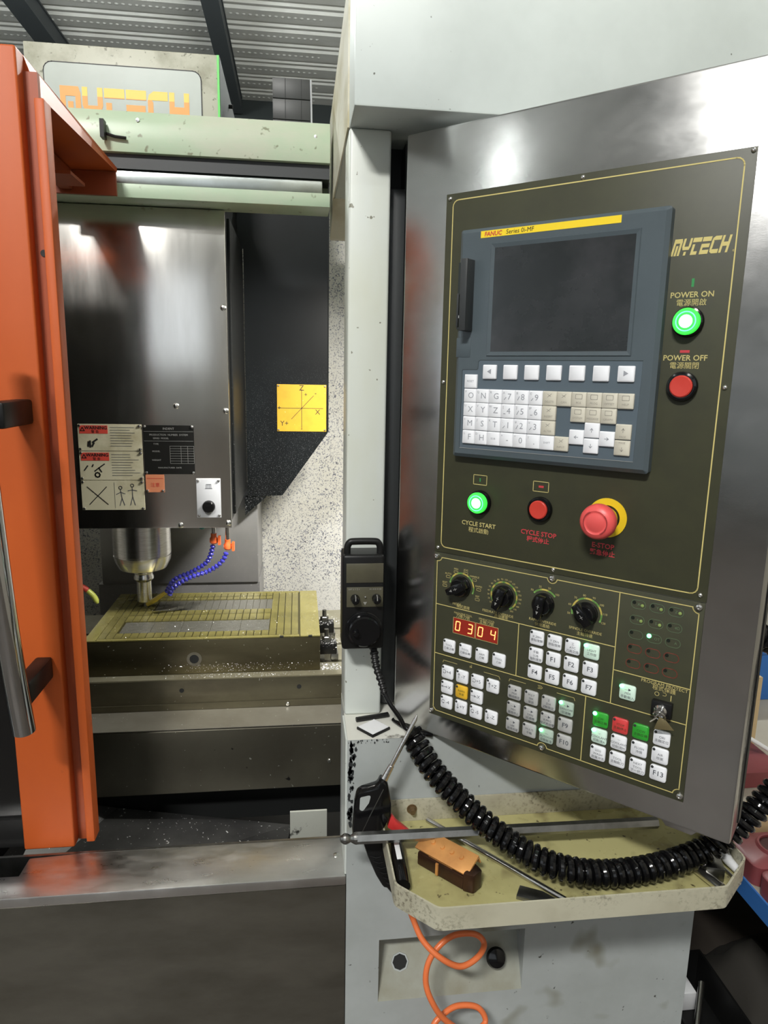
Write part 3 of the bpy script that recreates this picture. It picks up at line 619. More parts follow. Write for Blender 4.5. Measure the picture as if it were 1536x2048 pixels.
# chips flung around: uncountable
fl = []
def flake(p, s, nrm='z'):
    a = random.uniform(0, 2*PI); u = Vector((math.cos(a), math.sin(a), 0))*s; v = Vector((-math.sin(a), math.cos(a), 0))*s*.5
    w = Vector((0, 0, s*.5))
    if nrm == 'y':
        u = Vector((u.x, 0, u.y)); v = Vector((v.x, 0, v.y)); w = Vector((0, -s*.5, 0))
    p = Vector(p); fl.append(([tuple(p-u), tuple(p+u*.3-v), tuple(p+v), tuple(p+w)], [(0, 1, 2), (0, 1, 3), (1, 2, 3), (2, 0, 3)]))
for i in range(420):
    flake((random.uniform(-.5, .05), random.uniform(1.76, 2.13), pz+.0004), random.uniform(.0006, .0018))
for i in range(200):
    flake((random.gauss(-.16, .09), 1.7495, random.uniform(.828, .85)), random.uniform(.0008, .002), 'y')
for i in range(200): flake((random.gauss(-.16, .1), random.uniform(1.722, 1.748), .8224), random.uniform(.0008, .0022))
for i in range(260): flake((random.uniform(.06, .125), random.choice((1.825, 1.985))+random.gauss(0, .02), random.uniform(.874, .878)), random.uniform(.001, .003))
for i in range(90): flake((random.uniform(.06, .12), random.uniform(1.75, 1.79), .8225), random.uniform(.002, .005))
ch = obj('metal_chips', join(*fl), M_chip); tag(ch, 'scattered bright aluminium chips on the plate, clamps and table', 'chips', kind='stuff')

# ================================================================== parts tray and what lies on it
TR = thing('parts_tray', 'cream oil-stained metal tray with turned-up rim below the control panel', 'tray', (.46, 1.2, .747))
def rounded_poly(P, r, n=4):
    out = []
    for i in range(len(P)):
        a, b, c = Vector(P[i-1]), Vector(P[i]), Vector(P[(i+1) % len(P)])
        u = (a-b).normalized(); v = (c-b).normalized()
        if r[i] == 0: out.append(tuple(b)); continue
        ang = u.angle(v); d = r[i]/math.tan(ang/2); p0 = b+u*d; p1 = b+v*d
        for k in range(n+1):
            t = k/n; out.append(tuple((1-t)**2*p0+2*t*(1-t)*b+t*t*p1))
    return out
TP = [(.150, 1.1985), (.153, .982), (.214, .9225), (.697, .9225), (.772, .985), (.772, 1.1985)]
rr_ = [0, .02, .022, .02, .02, 0]
po = rounded_poly(TP, rr_); pi_ = rounded_poly([(.153, 1.1985), (.156, .984), (.2155, .9255), (.6955, .9255), (.769, .987), (.769, 1.1985)], rr_)
zt, zb0 = .787, .7465
obj('tray_floor', prism(pi_, .7468, .7488, 'xy'), M_trayin, TR)
n_ = len(po)
V = [(x, y, zb0) for x, y in po]+[(x, y, zt) for x, y in po]+[(x, y, zt) for x, y in pi_]+[(x, y, .7489) for x, y in pi_]
F = []
for i in range(n_-1):
    F += [(i, i+1, n_+i+1, n_+i), (n_+i, n_+i+1, 2*n_+i+1, 2*n_+i), (2*n_+i, 2*n_+i+1, 3*n_+i+1, 3*n_+i)]
F.append(tuple(range(n_))[::-1])
obj('tray_rim', (V, F), M_trayout, TR, smooth=True)
bf = obj('back_flange', box(.153, .769, 1.195, 1.1985, .7489, .795), M_trayout, TR, bevel=.0006)
sub('hex_bolt', join(lathe([(.010, 0), (.010, -.0015)], 18, 'y', (.216, 1.195, .775)), lathe([(.0075, -.0015), (.0075, -.007), (.0055, -.0075), (.0055, -.013), (0, -.013)], 6, 'y', (.216, 1.195, .775))), mat('rusty_bolt', (.22, .15, .08), .4, .7), bf)
ZT = .7489
def rod(name, a, b, r, m_, lab, cat, n=14, group=None):
    return tag(obj(name, tube([a, b], r, n), m_, smooth=True), lab, cat, group)
rod('steel_rod', (.246, 1.188, ZT+.0052), (.436, .958, ZT+.0052), .005, M_rod, 'long round steel rod lying diagonally across the tray', 'rod')
hk = obj('hex_key', join(lathe([(0, -.010), (.005, -.009), (.0085, -.004), (.0095, 0), (.0085, .004), (.006, .0085), (.007, .0105), (.0095, .0145), (.0105, .018), (.0105, .020)], 18, 'x', (.080, 1.0865, .7985)), tube([(.0985, 1.0865, .7985), (.62, 1.078, .7985), (.655, 1.078, .7985)], .0103, 6)), M_dkst)
tag(hk, 'long ball-ended steel hex key laid across the tray rim', 'hex key')
# copper-faced vise jaw block
CJ = thing('copper_jaw_block', 'copper faced jaw block with four rivets lying in the tray', 'jaw block', (.253, 1.04, ZT))
a = math.radians(-47)
mc = Matrix.Translation((.253, 1.045, ZT)) @ Matrix.Rotation(a, 4, 'Z')
mt_ = mc @ Matrix.Translation((0, .004, .040)) @ Matrix.Rotation(math.radians(27), 4, 'X')
obj('lower_block', tf(box(-.052, .045, -.016, .013, .0006, .026), mc), M_copdk, CJ, bevel=.003)
cap = obj('copper_cap', tf(join(box(-.058, .052, -.021, .019, -.003, .002), box(-.058, .052, .016, .019, -.018, -.003), box(-.030, .020, -.021, -.018, -.014, -.003)), mt_), M_copper, CJ, bevel=.0008)
for x in (-.033, -.013, .007, .027): sub('rivet', tf(lathe([(.0046, .002), (.0036, .0044), (0, .0048)], 12, 'z', (x, .002, 0)), mt_), M_copper, cap, smooth=True)
obj('end_lug', tf(prism([(.045, -.018), (.064, -.012), (.066, .010), (.045, .018)], .0006, .036, 'xy'), mc), M_copdk, CJ, bevel=.003)
obj('clip_band', tf(box(-.010, -.005, -.0195, -.0165, .004, .026), mc), M_copper, CJ)
mg = Matrix.Translation((.39, .974, ZT)) @ Matrix.Rotation(math.radians(-18), 4, 'Z')
tag(obj('steel_shim', tf(prism([(-.032, -.011), (.034, -.020), (.036, -.004), (.012, .010), (-.026, .016)], .0003, .007, 'xy'), mg), M_dkst, bevel=.0008), 'flat grey steel offcut by the front rim of the tray', 'offcut')
rod('ground_pin', (.686, 1.026, ZT+.0095), (.708, .952, ZT+.0095), .009, M_shiny, 'thick polished steel pin at the right end of the tray', 'pin', 20)
mb = Matrix.Translation((.722, 1.000, ZT)) @ Matrix.Rotation(math.radians(-20), 4, 'Z')
tag(obj('dark_steel_block', tf(box(-.017, .014, -.022, .022, .0003, .026), mb), M_dkst, bevel=.002), 'dark square steel block beside the polished pin', 'block')
rod('thin_pin', (.729, 1.045, ZT+.018), (.752, .966, ZT+.0032), .0026, M_rod, 'thin steel pin leaning by the white tube in the tray', 'pin', 10)
tag(obj('white_tube', tube([(.748, 1.050, ZT+.024), (.754, 1.035, ZT+.022), (.760, 1.01, ZT+.012), (.764, .992, ZT+.0085)], [.010, .0115, .0085, .007], 14), M_white, smooth=True), 'white plastic tube in the right corner of the tray', 'tube')
ft = thing('black_handled_tool', 'black handled tool standing against the left tray rim', 'tool', (.172, 1.06, ZT))
obj('grip', tube([(.176, 1.125, ZT+.014), (.172, 1.06, ZT+.0135), (.170, 1.005, ZT+.0135)], [.011, .0132, .0132], 16), M_gloss, ft, smooth=True)
obj('grey_inlay', box(.1675, .1765, 1.055, 1.105, ZT+.0262, ZT+.0276), M_white, ft, bevel=.0004)  # pale strip painting the highlight along the grip

# ------------------------------------------------ air gun hanging on the tray corner
A = thing('air_blow_gun', 'black air blow gun with red trigger and thin steel nozzle', 'air gun', (.12, 1.11, .70))
GY = 1.135
obj('nozzle', tube([(.2105, GY+.004, 1.0015), (.207, GY+.003, .993), (.165, GY, .905), (.163, GY, .901)], [.0012, .0036, .0042, .0042], 12), M_shiny, A, smooth=True)
obj('nozzle_collar', tube([(.1655, GY, .906), (.155, GY, .884), (.150, GY, .875)], [.0055, .0065, .008], 12), M_shiny, A, smooth=True)
bod = [(.158, .878), (.146, .886), (.140, .872), (.112, .864), (.103, .858), (.0995, .842), (.097, .815), (.095, .790), (.096, .768), (.1035, .7655), (.120, .766), (.140, .774), (.155, .790), (.166, .815), (.166, .838)]
obj('body', prism(bod, GY-.013, GY+.013, 'xz'), M_gloss, A, bevel=.005)
obj('hook_opening', prism(rounded_poly([(.108, .854), (.128, .858), (.124, .842), (.113, .826), (.107, .830)], [.004]*5), GY-.0134, GY+.0134, 'xz'), M_base, A)
obj('seam', tube([(.150, GY-.0132, .868), (.128, GY-.0134, .82), (.106, GY-.0132, .769)], .0008, 6), M_dkst, A)
hnd = obj('handle_grip', prism([(.112, .770), (.146, .774), (.158, .72), (.168, .672), (.1675, .662), (.154, .664), (.140, .690), (.124, .730)], GY-.014, GY+.014, 'xz'), M_rubber, A, bevel=.005)
for k in range(6): sub('grip_rib', tube([(.128+.006*k, GY-.0145, .735-.0115*k), (.138+.0055*k, GY-.0155, .731-.0115*k), (.148+.0045*k, GY-.0145, .732-.0115*k)], .0013, 6), M_rubber, hnd, smooth=True)
obj('trigger', prism([(.166, .812), (.176, .796), (.198, .776), (.204, .770), (.192, .768), (.174, .774), (.160, .784)], GY-.006, GY+.006, 'xz'), M_trig, A, bevel=.002)
obj('hose_connector', tube([(.164, GY, .666), (.182, GY+.004, .64), (.203, GY+.006, .604)], [.008, .0085, .007], 12), M_rubber, A, smooth=True)
hosep = [(.203, 1.141, .604), (.209, 1.14, .594), (.215, 1.14, .577), (.231, 1.12, .547), (.261, 1.1, .525), (.301, 1.1, .501), (.337, 1.11, .508), (.355, 1.13, .518), (.339, 1.14, .532), (.299, 1.14, .534), (.267, 1.13, .523), (.244, 1.12, .496), (.238, 1.11, .461), (.25, 1.1, .425), (.276, 1.1, .383), (.325, 1.11, .337), (.366, 1.13, .334), (.352, 1.14, .361), (.31, 1.14, .369), (.278, 1.13, .362), (.257, 1.12, .346), (.253, 1.11, .304), (.262, 1.10, .25), (.268, 1.12, .15), (.255, 1.125, .06), (.27, 1.09, .012), (.34, 1.0, .0066), (.5, .95, .0066)]
tag(obj('air_hose', tube(spline(hosep, 8), .0057, 12), M_hose, smooth=True), 'orange coiled air hose hanging from the blow gun', 'hose')

# ------------------------------------------------ things on the ledge
mtile = Matrix.Translation((.143, 1.236, .9233)) @ Matrix.Rotation(math.radians(38), 4, 'Z')
wt = thing('white_square_tile', 'small white square plate with black edge lying on the ledge', 'plate', (.143, 1.236, .9233))
obj('black_base', tf(box(-.0235, .0235, -.0225, .0225, .0003, .0055), mtile), M_rubber, wt, bevel=.0006)
obj('white_face', tf(box(-.0215, .0215, -.0205, .0205, .0056, .0066), mtile), M_white, wt)
tag(obj('black_strip', tube([(.112, 1.268, .9288), (.178, 1.284, .9288)], .005, 6), M_rubber), 'thin black plastic strip lying behind the white square plate', 'strip')
tag(obj('black_wire', tube(spline([(.185, 1.262, .929), (.20, 1.235, .929), (.222, 1.212, .929), (.250, 1.192, .931)], 6), .004, 8), M_gloss, smooth=True), 'loose black wire end poking out beside the coiled cable', 'wire')

# ------------------------------------------------ handwheel pendant hung on the post
Hn = thing('handwheel_pendant', 'black hand-held pulse generator with dial hung on the post', 'hand pendant', (.12, 1.235, 1.088))
fy = 1.236
obj('body', box(.0805, .159, fy, 1.296, 1.089, 1.274), M_rubber, Hn, bevel=.006, seg=3)
obj('carry_handle', join(tube(spline([(.090, fy+.014, 1.268), (.090, fy+.014, 1.285), (.0945, fy+.014, 1.2945), (.104, fy+.014, 1.2965), (.136, fy+.014, 1.2965), (.1465, fy+.014, 1.2945), (.151, fy+.014, 1.285), (.151, fy+.014, 1.268)], 4), .0065, 10)), M_rubber, Hn, smooth=True)
up_ = obj('top_plate', box(.0875, .1565, fy-.0016, fy, 1.221, 1.258), M_smoke, Hn, bevel=.0006)
mp_ = obj('selector_plate', box(.0885, .1565, fy-.0016, fy, 1.174, 1.2125), M_smoke, Hn, bevel=.0006)
sub('plate_print', join(front(txt('▼', .008), .123, 1.1805, fy-.002), front(txt('OFF X Y Z 4', .004), .102, 1.2085, fy-.002), front(txt('X1 X10 X100', .004), .142, 1.2085, fy-.002)), M_silv, mp_)
sub('screw', screw_y(.123, fy-.0016, 1.194, .0022), M_boltst, mp_)
for x in (.104, .144):
    k = obj('selector_knob', lathe([(.0085, 0), (.0085, -.004), (.0075, -.006), (.007, -.016), (.0055, -.0175), (0, -.018)], 14, 'y', (x, fy-.0016, 1.191)), M_gloss, Hn)
    sub('pointer', box(x-.0008, x+.0008, fy-.0196, fy-.0014, 1.191, 1.199), M_silv, k)
dl = obj('dial', lathe([(.035, 0), (.035, -.003), (.033, -.004), (.033, -.006), (.030, -.0065), (.0295, -.016), (.027, -.0185), (.012, -.019), (0, -.019)], 60, 'y', (.121, fy, 1.130)), M_gloss, Hn, smooth=True)
sub('finger_knob', lathe([(.0055, -.018), (.006, -.026), (.0045, -.029), (0, -.0295)], 16, 'y', (.105, fy, 1.130)), M_gloss, dl, smooth=True)
sub('dial_marks', join(*[tf(box(-.0003, .0003, fy-.0044, fy-.0039, .0306, .0328), Matrix.Translation((.121, 0, 1.130)) @ Matrix.Rotation(2*PI*i/40, 4, 'Y')) for i in range(40)]), M_silv, dl)
rel = []
cabp = [(.142, 1.262, 1.092), (.1445, 1.25, 1.070), (.147, 1.238, 1.052), (.155, 1.22, 1.028), (.160, 1.205, 1.012), (.170, 1.194, .995), (.187, 1.187, .971), (.199, 1.182, .952), (.206, 1.17, .947)]
P = spline(cabp[:5], 16); prof = []
for i, p in enumerate(P): prof.append((.0088 if (i // 3) % 2 == 0 else .0066)*(1-.22*i/len(P)))
obj('strain_relief', tube(P, prof, 14), M_rubber, Hn)
# coiled cable
path = [(.206, 1.17, .947), (.22, 1.15, .926), (.243, 1.12, .897), (.284, 1.09, .859), (.331, 1.055, .826), (.384, 1.02, .8), (.436, .99, .79), (.503, .98, .781), (.595, .985, .780), (.685, 1.0, .789), (.729, 1.0, .814), (.763, 1.0, .843), (.812, 1.0, .896), (.855, 1.0, .955), (.885, 1.02, 1.03), (.875, 1.06, 1.11), (.80, 1.075, 1.165), (.70, 1.045, 1.185), (.632, .997, 1.19)]
CP = spline(path, 10)
acc = [0]
for a_, b_ in zip(CP[:-1], CP[1:]): acc.append(acc[-1]+(b_-a_).length)
tot = acc[-1]; turns = int(tot/.0140); per = 14; cr = .0170; HP = []
idx = 0; nv = None
for i in range(turns*per+1):
    d = tot*i/(turns*per)
    while idx < len(CP)-2 and acc[idx+1] < d: idx += 1
    tt = (d-acc[idx])/max(acc[idx+1]-acc[idx], 1e-6); p = CP[idx].lerp(CP[idx+1], tt)
    t_ = (CP[min(idx+2, len(CP)-1)]-CP[max(idx-1, 0)]).normalized()
    if nv is None: nv = t_.cross(Vector((0, 1, 0))).normalized()
    nv = (nv-t_*nv.dot(t_)).normalized(); b_ = t_.cross(nv)
    an = 2*PI*i/per
    HP.append(p+(nv*math.cos(an)+b_*math.sin(an))*cr)
CB = thing('coiled_cable', 'glossy black coiled cable sagging from the hand pendant across the tray', 'cable', (.5, .98, .76))
obj('coil', tube(HP, .0062, 8), M_gloss, CB, smooth=True)
lead = spline(cabp[4:-1]+[tuple(HP[0])], 6)
obj('lead', tube(lead, .0044, 10), M_gloss, CB, smooth=True)

# ================================================================== control pendant
th = -.759227917
U = Vector((math.cos(th), math.sin(th), 0)); Nn = Vector((-math.sin(th), math.cos(th), 0))
org = Nn*1.0319288+U*(-.727)+Vector((0, 0, 1.6-.665))
CPd = thing('control_pendant', 'stainless swivel control pendant with screen, keys and olive operator panel', 'control panel')
m = Matrix.Identity(4)
for i in range(3): m[i][0] = U[i]; m[i][1] = (0, 0, 1)[i]; m[i][2] = -Nn[i]; m[i][3] = org[i]
CPd.matrix_world = m; ROOTS[CPd.name] = m
def po_(name, s, mt, parent=None, **k): return obj(name, s, mt, parent or CPd, local=True, **k)
po_('housing', box(0, .606, 0, 1.060, -.088, -.0005), M_pend, bevel=.004)
po_('side_seal', box(.6061, .6075, .01, 1.05, -.070, -.050), M_rubber)
po_('latch_lip', prism([(.505, .001), (.515, -.010), (.553, -.010), (.562, .001)], -.02, -.006, 'xy'), M_pend, bevel=.001)
upn = po_('upper_panel', box(.0835, .5385, .357, .955, -.0004, .0012), M_olive, bevel=.0004)
lpn = po_('lower_panel', box(.0845, .5375, .0435, .3562, -.0004, .0024), M_olive, bevel=.0004)
zu, zl = .0015, .0027
def loop(P): return P+[P[0]]
sub('gold_border', stroke([loop(rrect(.0965, .525, .3672, .9445, .010))], .0017, zu), M_gold, upn)
# lower border, scalloped around the screws
bl, brr, bt, bb = .0929, .5300, .3485, .0540
lines = [arcpts(.0895, .3485, .0075, -75, -10, 6)[::-1]+[]]
lines = [[(bl, bb+.006)]+arcpts(bl-.001, bt+.0005, .0085, 262, 352, 6)+[(.3085-.0085, bt)], arcpts(.3085, bt+.001, .0085, 187, 353, 8), [(.317, bt)]+arcpts(brr+.001, bt+.0005, .0095, 185, 268, 6)+[(brr, bb+.0095)]+arcpts(brr+.001, bb-.001, .0095, 95, 175, 6)+[(.3105+.0085, bb)], arcpts(.3105, bb-.001, .0085, 7, 173, 8), [(.302, bb), (bl+.006, bb), (bl, bb+.006)]]
lines += [[(bl, .2605), (.4175, .2605)], [(.2554, .2605), (.2554, .1675)], [(bl, .1665), (brr, .1675)], [(.4175, bt), (.4175, .1675)], [(.4175, .2235), (brr, .2235)], [(.378, .1675), (.378, bb)]]
sub('gold_border', stroke(lines, .0014, zl), M_gold, lpn)
for l_ in ([(.1105, .1525), (.1118, .1565), (.1400, .1565)], [(.1950, .1565), (.2240, .1565), (.2262, .1520)], [(.2435, .1540), (.2445, .1580), (.2740, .1580)], [(.3300, .1580), (.3590, .1580), (.3608, .1535)], [(.2965, .1615), (.302, .1615), (.3045, .159), (.302, .1565), (.2965, .1565)], [(.2975, .159), (.3015, .159)]): sub('bracket_mark', stroke([l_], .0008, zl), M_goldt, lpn)
def pscrew(u, v, r, z, par): sub('panel_screw', lathe([(r, z), (r, z+.0006), (r*.75, z+r*.6), (r*.35, z+r*.75), (r*.34, z+r*.55), (0, z+r*.5)], 14, 'z', (u, v, 0)), M_boltst, par, smooth=True)
for u, v in ((.0909, .9478), (.313, .9495), (.534, .951), (.0900, .6552), (.5309, .6573), (.0906, .3650), (.3085, .3635), (.5293, .3668)): pscrew(u, v, .0035, .0012, upn)
for u, v in ((.0895, .3490), (.3085, .3494), (.5300, .3495), (.0900, .0519), (.3105, .0530), (.5319, .0527)): pscrew(u, v, .0056, .0024, lpn)
for u, v in ((.0909, .9478), ): pass
# print on the upper panel
sub('maker_logo', mv(polys(mytech(.072, .0215, .22, .10)), (.4445, .8305, zu)), M_gold, upn)
for l_, z_, u_, v_, b_ in (('POWER ON', .0105, .4775, .7790, .00015), ('電源開啟', .0098, .4775, .7685, 0), ('POWER OFF', .0105, .4765, .6955, .00015), ('電源關閉', .0098, .4765, .6850, 0), ('CYCLE START', .0105, .1695, .4175, .00015), ('程式啟動', .0098, .1700, .4065, 0), ('®', .004, .523, .832, 0)): sub('panel_lettering', txt(l_, z_, (u_, v_, zu), bold=b_), M_goldt, upn)
for l_, z_, u_, v_ in (('CYCLE STOP', .0108, .2790, .4180), ('程式停止', .0098, .2790, .4070), ('E-STOP', .0108, .3850, .4150), ('緊急停止', .0098, .3850, .4035)): sub('red_lettering', txt(l_, z_, (u_, v_, zu), bold=.0002), M_redt, upn)
sub('off_symbol', stroke([[(.4710, .7045), (.4800, .7045)]], .0036, zu), M_redt, upn); sub('stop_symbol', stroke([[(.2765, .4950), (.2815, .4950)]], .0034, zu), M_redt, upn)
sub('green_marks', join(stroke([[(.4772, .7910), (.4772, .7985)]], .0034, zu), stroke([[(.1690, .4925), (.1690, .4965)]], .002, zu)), M_greent, upn)
sub('symbol_frames', stroke([loop(rrect(.1565, .1815, .4865, .5025, .001, 2)), loop(rrect(.2655, .2915, .4870, .5030, .001, 2))], .0011, zu), M_goldt, upn)
# display unit
DU = po_('display_unit', join(pad(.1225, .4455, .5330, .8935, .0012, .0200, .004, .006)), M_bezel, bevel=0)
# screen frame: bevelled opening built as four slopes on the bezel face
zs = .0201
def frame(o, i_, z0, z1):
    a = [(o[0], o[2], z0), (o[1], o[2], z0), (o[1], o[3], z0), (o[0], o[3], z0)]; b = [(i_[0], i_[2], z1), (i_[1], i_[2], z1), (i_[1], i_[3], z1), (i_[0], i_[3], z1)]
    return a+b, [(k, (k+1) % 4, 4+(k+1) % 4, 4+k) for k in range(4)]
sub('screen_frame', join(frame((.1795, .4090, .6975, .8685), (.1805, .4080, .6985, .8675), .0201, .0216), frame((.1805, .4080, .6985, .8675), (.1865, .4025, .7045, .8615), .0216, .0204)), M_bezel, DU)
sub('screen', box(.1865, .4025, .7045, .8615, .0198, .0204), M_screen, DU)
ys = sub('yellow_strip', box(.1605, .3800, .8778, .8880, .0199, .0203), M_yel, DU)
sub('maker_name', txt('FANUC', .0090, (.1668, .8826, .0206), 'LEFT', .12, .00025), M_red, DU)
sub('series_name', txt('Series 0i-MF', .0092, (.2040, .8828, .0206), 'LEFT', .05, 0), M_ink, DU)
sub('card_slot', box(.1225, .1330, .7400, .8440, .0150, .0203), M_ledhole, DU)
sub('card_slot_lip', box(.1228, .1262, .7440, .7960, .0200, .0235), M_hinge, DU, bevel=.0006)
sub('card_cover', join(box(.1400, .1520, .7365, .8460, .0195, .0440)), M_hinge, DU, bevel=.0012)
sub('card_cover_tick', box(.1395, .1400, .7560, .7600, .0300, .0440), M_white, DU)
sub('usb_flap', box(.1240, .1500, .6960, .7265, .0199, .0206), M_bezel, DU, bevel=.0004)
mdi = sub('keypad_plate', prism([(.1372, .5485), (.4245, .5495), (.4262, .6912), (.1690, .6912), (.1665, .6890), (.1660, .6780), (.1640, .6762), (.1385, .6762), (.1370, .6745)], .0198, .0204, 'xy'), M_bezhl, DU)
sub('keypad_outline', stroke([[(.1372, .5485), (.1370, .6745), (.1385, .6762), (.1640, .6762), (.1660, .6780), (.1665, .6890), (.1690, .6912), (.4262, .6912)]], .0006, .0206), M_ledhole, DU)
sub('keypad_edge', stroke([[(.1372, .5483), (.4245, .5493)]], .0007, .0206), M_silv, DU)
kz = .0204
def kmesh(w, h, z0, hh, r, ch, m_): return mkmesh('key', pad(-w/2, w/2, -h/2, h/2, z0, z0+hh, r, ch, 3), m_, smooth=True)
mk = {('s', 'w'): kmesh(.0238, .0222, 0, .0042, .0014, .0016, M_keyw), ('k', 'w'): kmesh(.0225, .0217, 0, .0042, .0010, .0013, M_keyw), ('k', 'b'): kmesh(.0225, .0217, 0, .0042, .0010, .0013, M_keyb)}
leg = {'w': [], 'b': []}
def key(u, v, t, c, s=None, size=.0095, du=0):
    o = bpy.data.objects.new('key', mk[(t, c)]); COL.objects.link(o); o.parent = DU; o.location = (u, v, kz)
    if s: leg[c].append(txt(s, size, (u+du, v, kz+.00435)))
for i in range(7): key(.1886+.0361*i, .6730, 's', 'w', {0: '◄', 6: '►'}.get(i), .009)
cx = [.1554+.02298*i for i in range(12)]; ry = [.6348, .6125, .5901, .5675]
key(.1553, .6577, 'k', 'w', 'RESET', .0048)
rowsK = [['O', 'N', 'G', '7', '8', '9', 'DELETE', 'CAN', 'POS', 'PROG', 'OFFSET', 'HELP'], ['X', 'Y', 'Z', '4', '5', '6', 'INSERT', None, 'SYSTEM', 'MESSAGE', 'GRAPH'], ['M', 'S', 'T', '1', '2', '3', 'ALTER'], ['F', 'H', 'EOB', '-', '0', '.', 'SHIFT', 'INPUT']]
subs = [['P', 'Q', 'R', 'A', 'B', 'C'], ['U', 'V', 'W', '[', ']', 'SP'], ['I', 'J', 'K', ',', '#', '='], ['L', 'D', 'E', '+', '*', '/']]
for r, row in enumerate(rowsK):
    for i, s in enumerate(row):
        if s is None: continue
        beige = (i >= 6) and not (r == 3 and i == 6)
        if len(s) == 1 and not beige:
            key(cx[i], ry[r], 'k', 'w', s, .0135, .002); leg['w'].append(txt(subs[r][i], .0048, (cx[i]-.0075, ry[r]+.006, kz+.00435)))
            if s in '123456789': leg['w'].append(stroke([[(cx[i]-.0065, ry[r]-.0042), (cx[i]-.0038, ry[r]-.0010 if s in '7913' else (ry[r]-.0042 if s in '46' else ry[r]+.001))]], .0011, kz+.00435))
        else:
            key(cx[i], ry[r], 'k', 'b' if beige else 'w', s, .0044)
            if beige: leg['b'].append(stroke([loop(rrect(cx[i]-.005, cx[i]+.005, ry[r]+.001, ry[r]+.0075, .0006, 1))] if i > 7 else [[(cx[i]-.003, ry[r]+.002), (cx[i]+.003, ry[r]+.007)], [(cx[i]-.003, ry[r]+.006), (cx[i]+.002, ry[r]+.003)]], .0007, kz+.00435)); leg['b'][-2] = mv(leg['b'][-2], (0, -.005, 0))
def karrow(k, u, v): 
    q = {'l': (-1, 0), 'r': (1, 0), 'u': (0, 1), 'd': (0, -1)}[k]; r = .0028; n_ = (-q[1], q[0])
    return stroke([[(u-q[0]*r, v-q[1]*r), (u+q[0]*r, v+q[1]*r)], [(u+q[0]*r*.1+n_[0]*r*.7, v+q[1]*r*.1+n_[1]*r*.7), (u+q[0]*r, v+q[1]*r), (u+q[0]*r*.1-n_[0]*r*.7, v+q[1]*r*.1-n_[1]*r*.7)]], .0009, kz+.00435)
for u, v, c, k_ in ((cx[8], .5793, 'w', 'l'), (cx[9], .5908, 'w', 'u'), (cx[9], .5677, 'w', 'd'), (cx[10], .5796, 'w', 'r'), (cx[11], .5913, 'b', 'u'), (cx[11], .5682, 'b', 'd')): key(u, v, 'k', c); leg[c].append(karrow(k_, u, v+(.002 if c == 'b' and k_ == 'u' else (-.002 if c == 'b' else 0))))
leg['b'] += [txt('PAGE', .004, (cx[11], .5840, kz+.00435)), txt('PAGE', .004, (cx[11], .5755, kz+.00435))]
M_keyfade = mat('faded_print', (.30, .31, .34), .5)
for c_, m_ in (('w', M_keyfade), ('b', mat('beige_key_print', (.3, .28, .24), .5))):
    o = sub('key_legends', join(*leg[c_]), m_, DU); o['kind'] = 'stuff'
# push buttons
def button(u, v, cap, lit):
    b = po_('push_button', lathe([(.0, 0), (.0205, 0), (.0205, .0055), (.0195, .0075), (.0168, .0085), (.0165, .007)], 32, 'z', (u, v, .0013)), M_gloss, smooth=True)
    if lit:
        sub('lamp_cap', lathe([(.0172, .006), (.0178, .014), (.0168, .0165), (.0120, .0172), (.0, .0172)], 32, 'z', (u, v, 0)), M_capg, b, smooth=True)
        sub('lamp_core', lathe([(.0088, .0172), (.007, .0177), (0, .0178)], 24, 'z', (u, v, 0)), M_capc, b, smooth=True)
        sub('cap_ring', annulus([(.0118, .0172), (.0126, .0176), (.0134, .0171)], 28, 'z', (u, v, 0)), mat('ring_glow', (.2, .9, .6), .3, emis=(.15, 1, .5), es=1.2), b)
    else: sub('red_cap', lathe([(.0150, .006), (.0150, .0115), (.0135, .0128), (0, .0122)], 32, 'z', (u, v, 0)), M_capr, b, smooth=True)
button(.4765, .7435, 0, 1); button(.4772, .6573, 0, 0); button(.1715, .4568, 0, 1); button(.2802, .4588, 0, 0)
es = po_('emergency_stop', annulus([(.0195, .0013), (.0300, .0013), (.0300, .0030), (.0195, .0030)], 40, 'z', (.388, .4597, 0)), M_esty, smooth=True)
sub('black_gap', lathe([(.0, .0014), (.0195, .0014), (.0195, .0022), (0, .0022)], 28, 'z', (.388, .4597, 0)), M_ledhole, es)
sub('yellow_collar', lathe([(.0160, .0015), (.0165, .022), (.0165, .027), (0, .027)], 28, 'z', (.388, .4597, 0)), M_esty, es, smooth=True)
sub('red_mushroom', lathe([(.016, .026), (.0235, .0285), (.0262, .034), (.0265, .041), (.0255, .0465), (.0225, .0505), (.0175, .0525), (.0155, .0515), (.0135, .0515), (.012, .0525), (0, .0528)], 40, 'z', (.388, .4597, 0)), M_estop, es, smooth=True)
sub('twist_arrows', join(stroke([arcpts(.388, .4597, .0175, 120, 220, 10), arcpts(.388, .4597, .0175, -60, 40, 10)], .0016, .0532)), mat('arrow_red', (.42, .05, .05), .5), es)
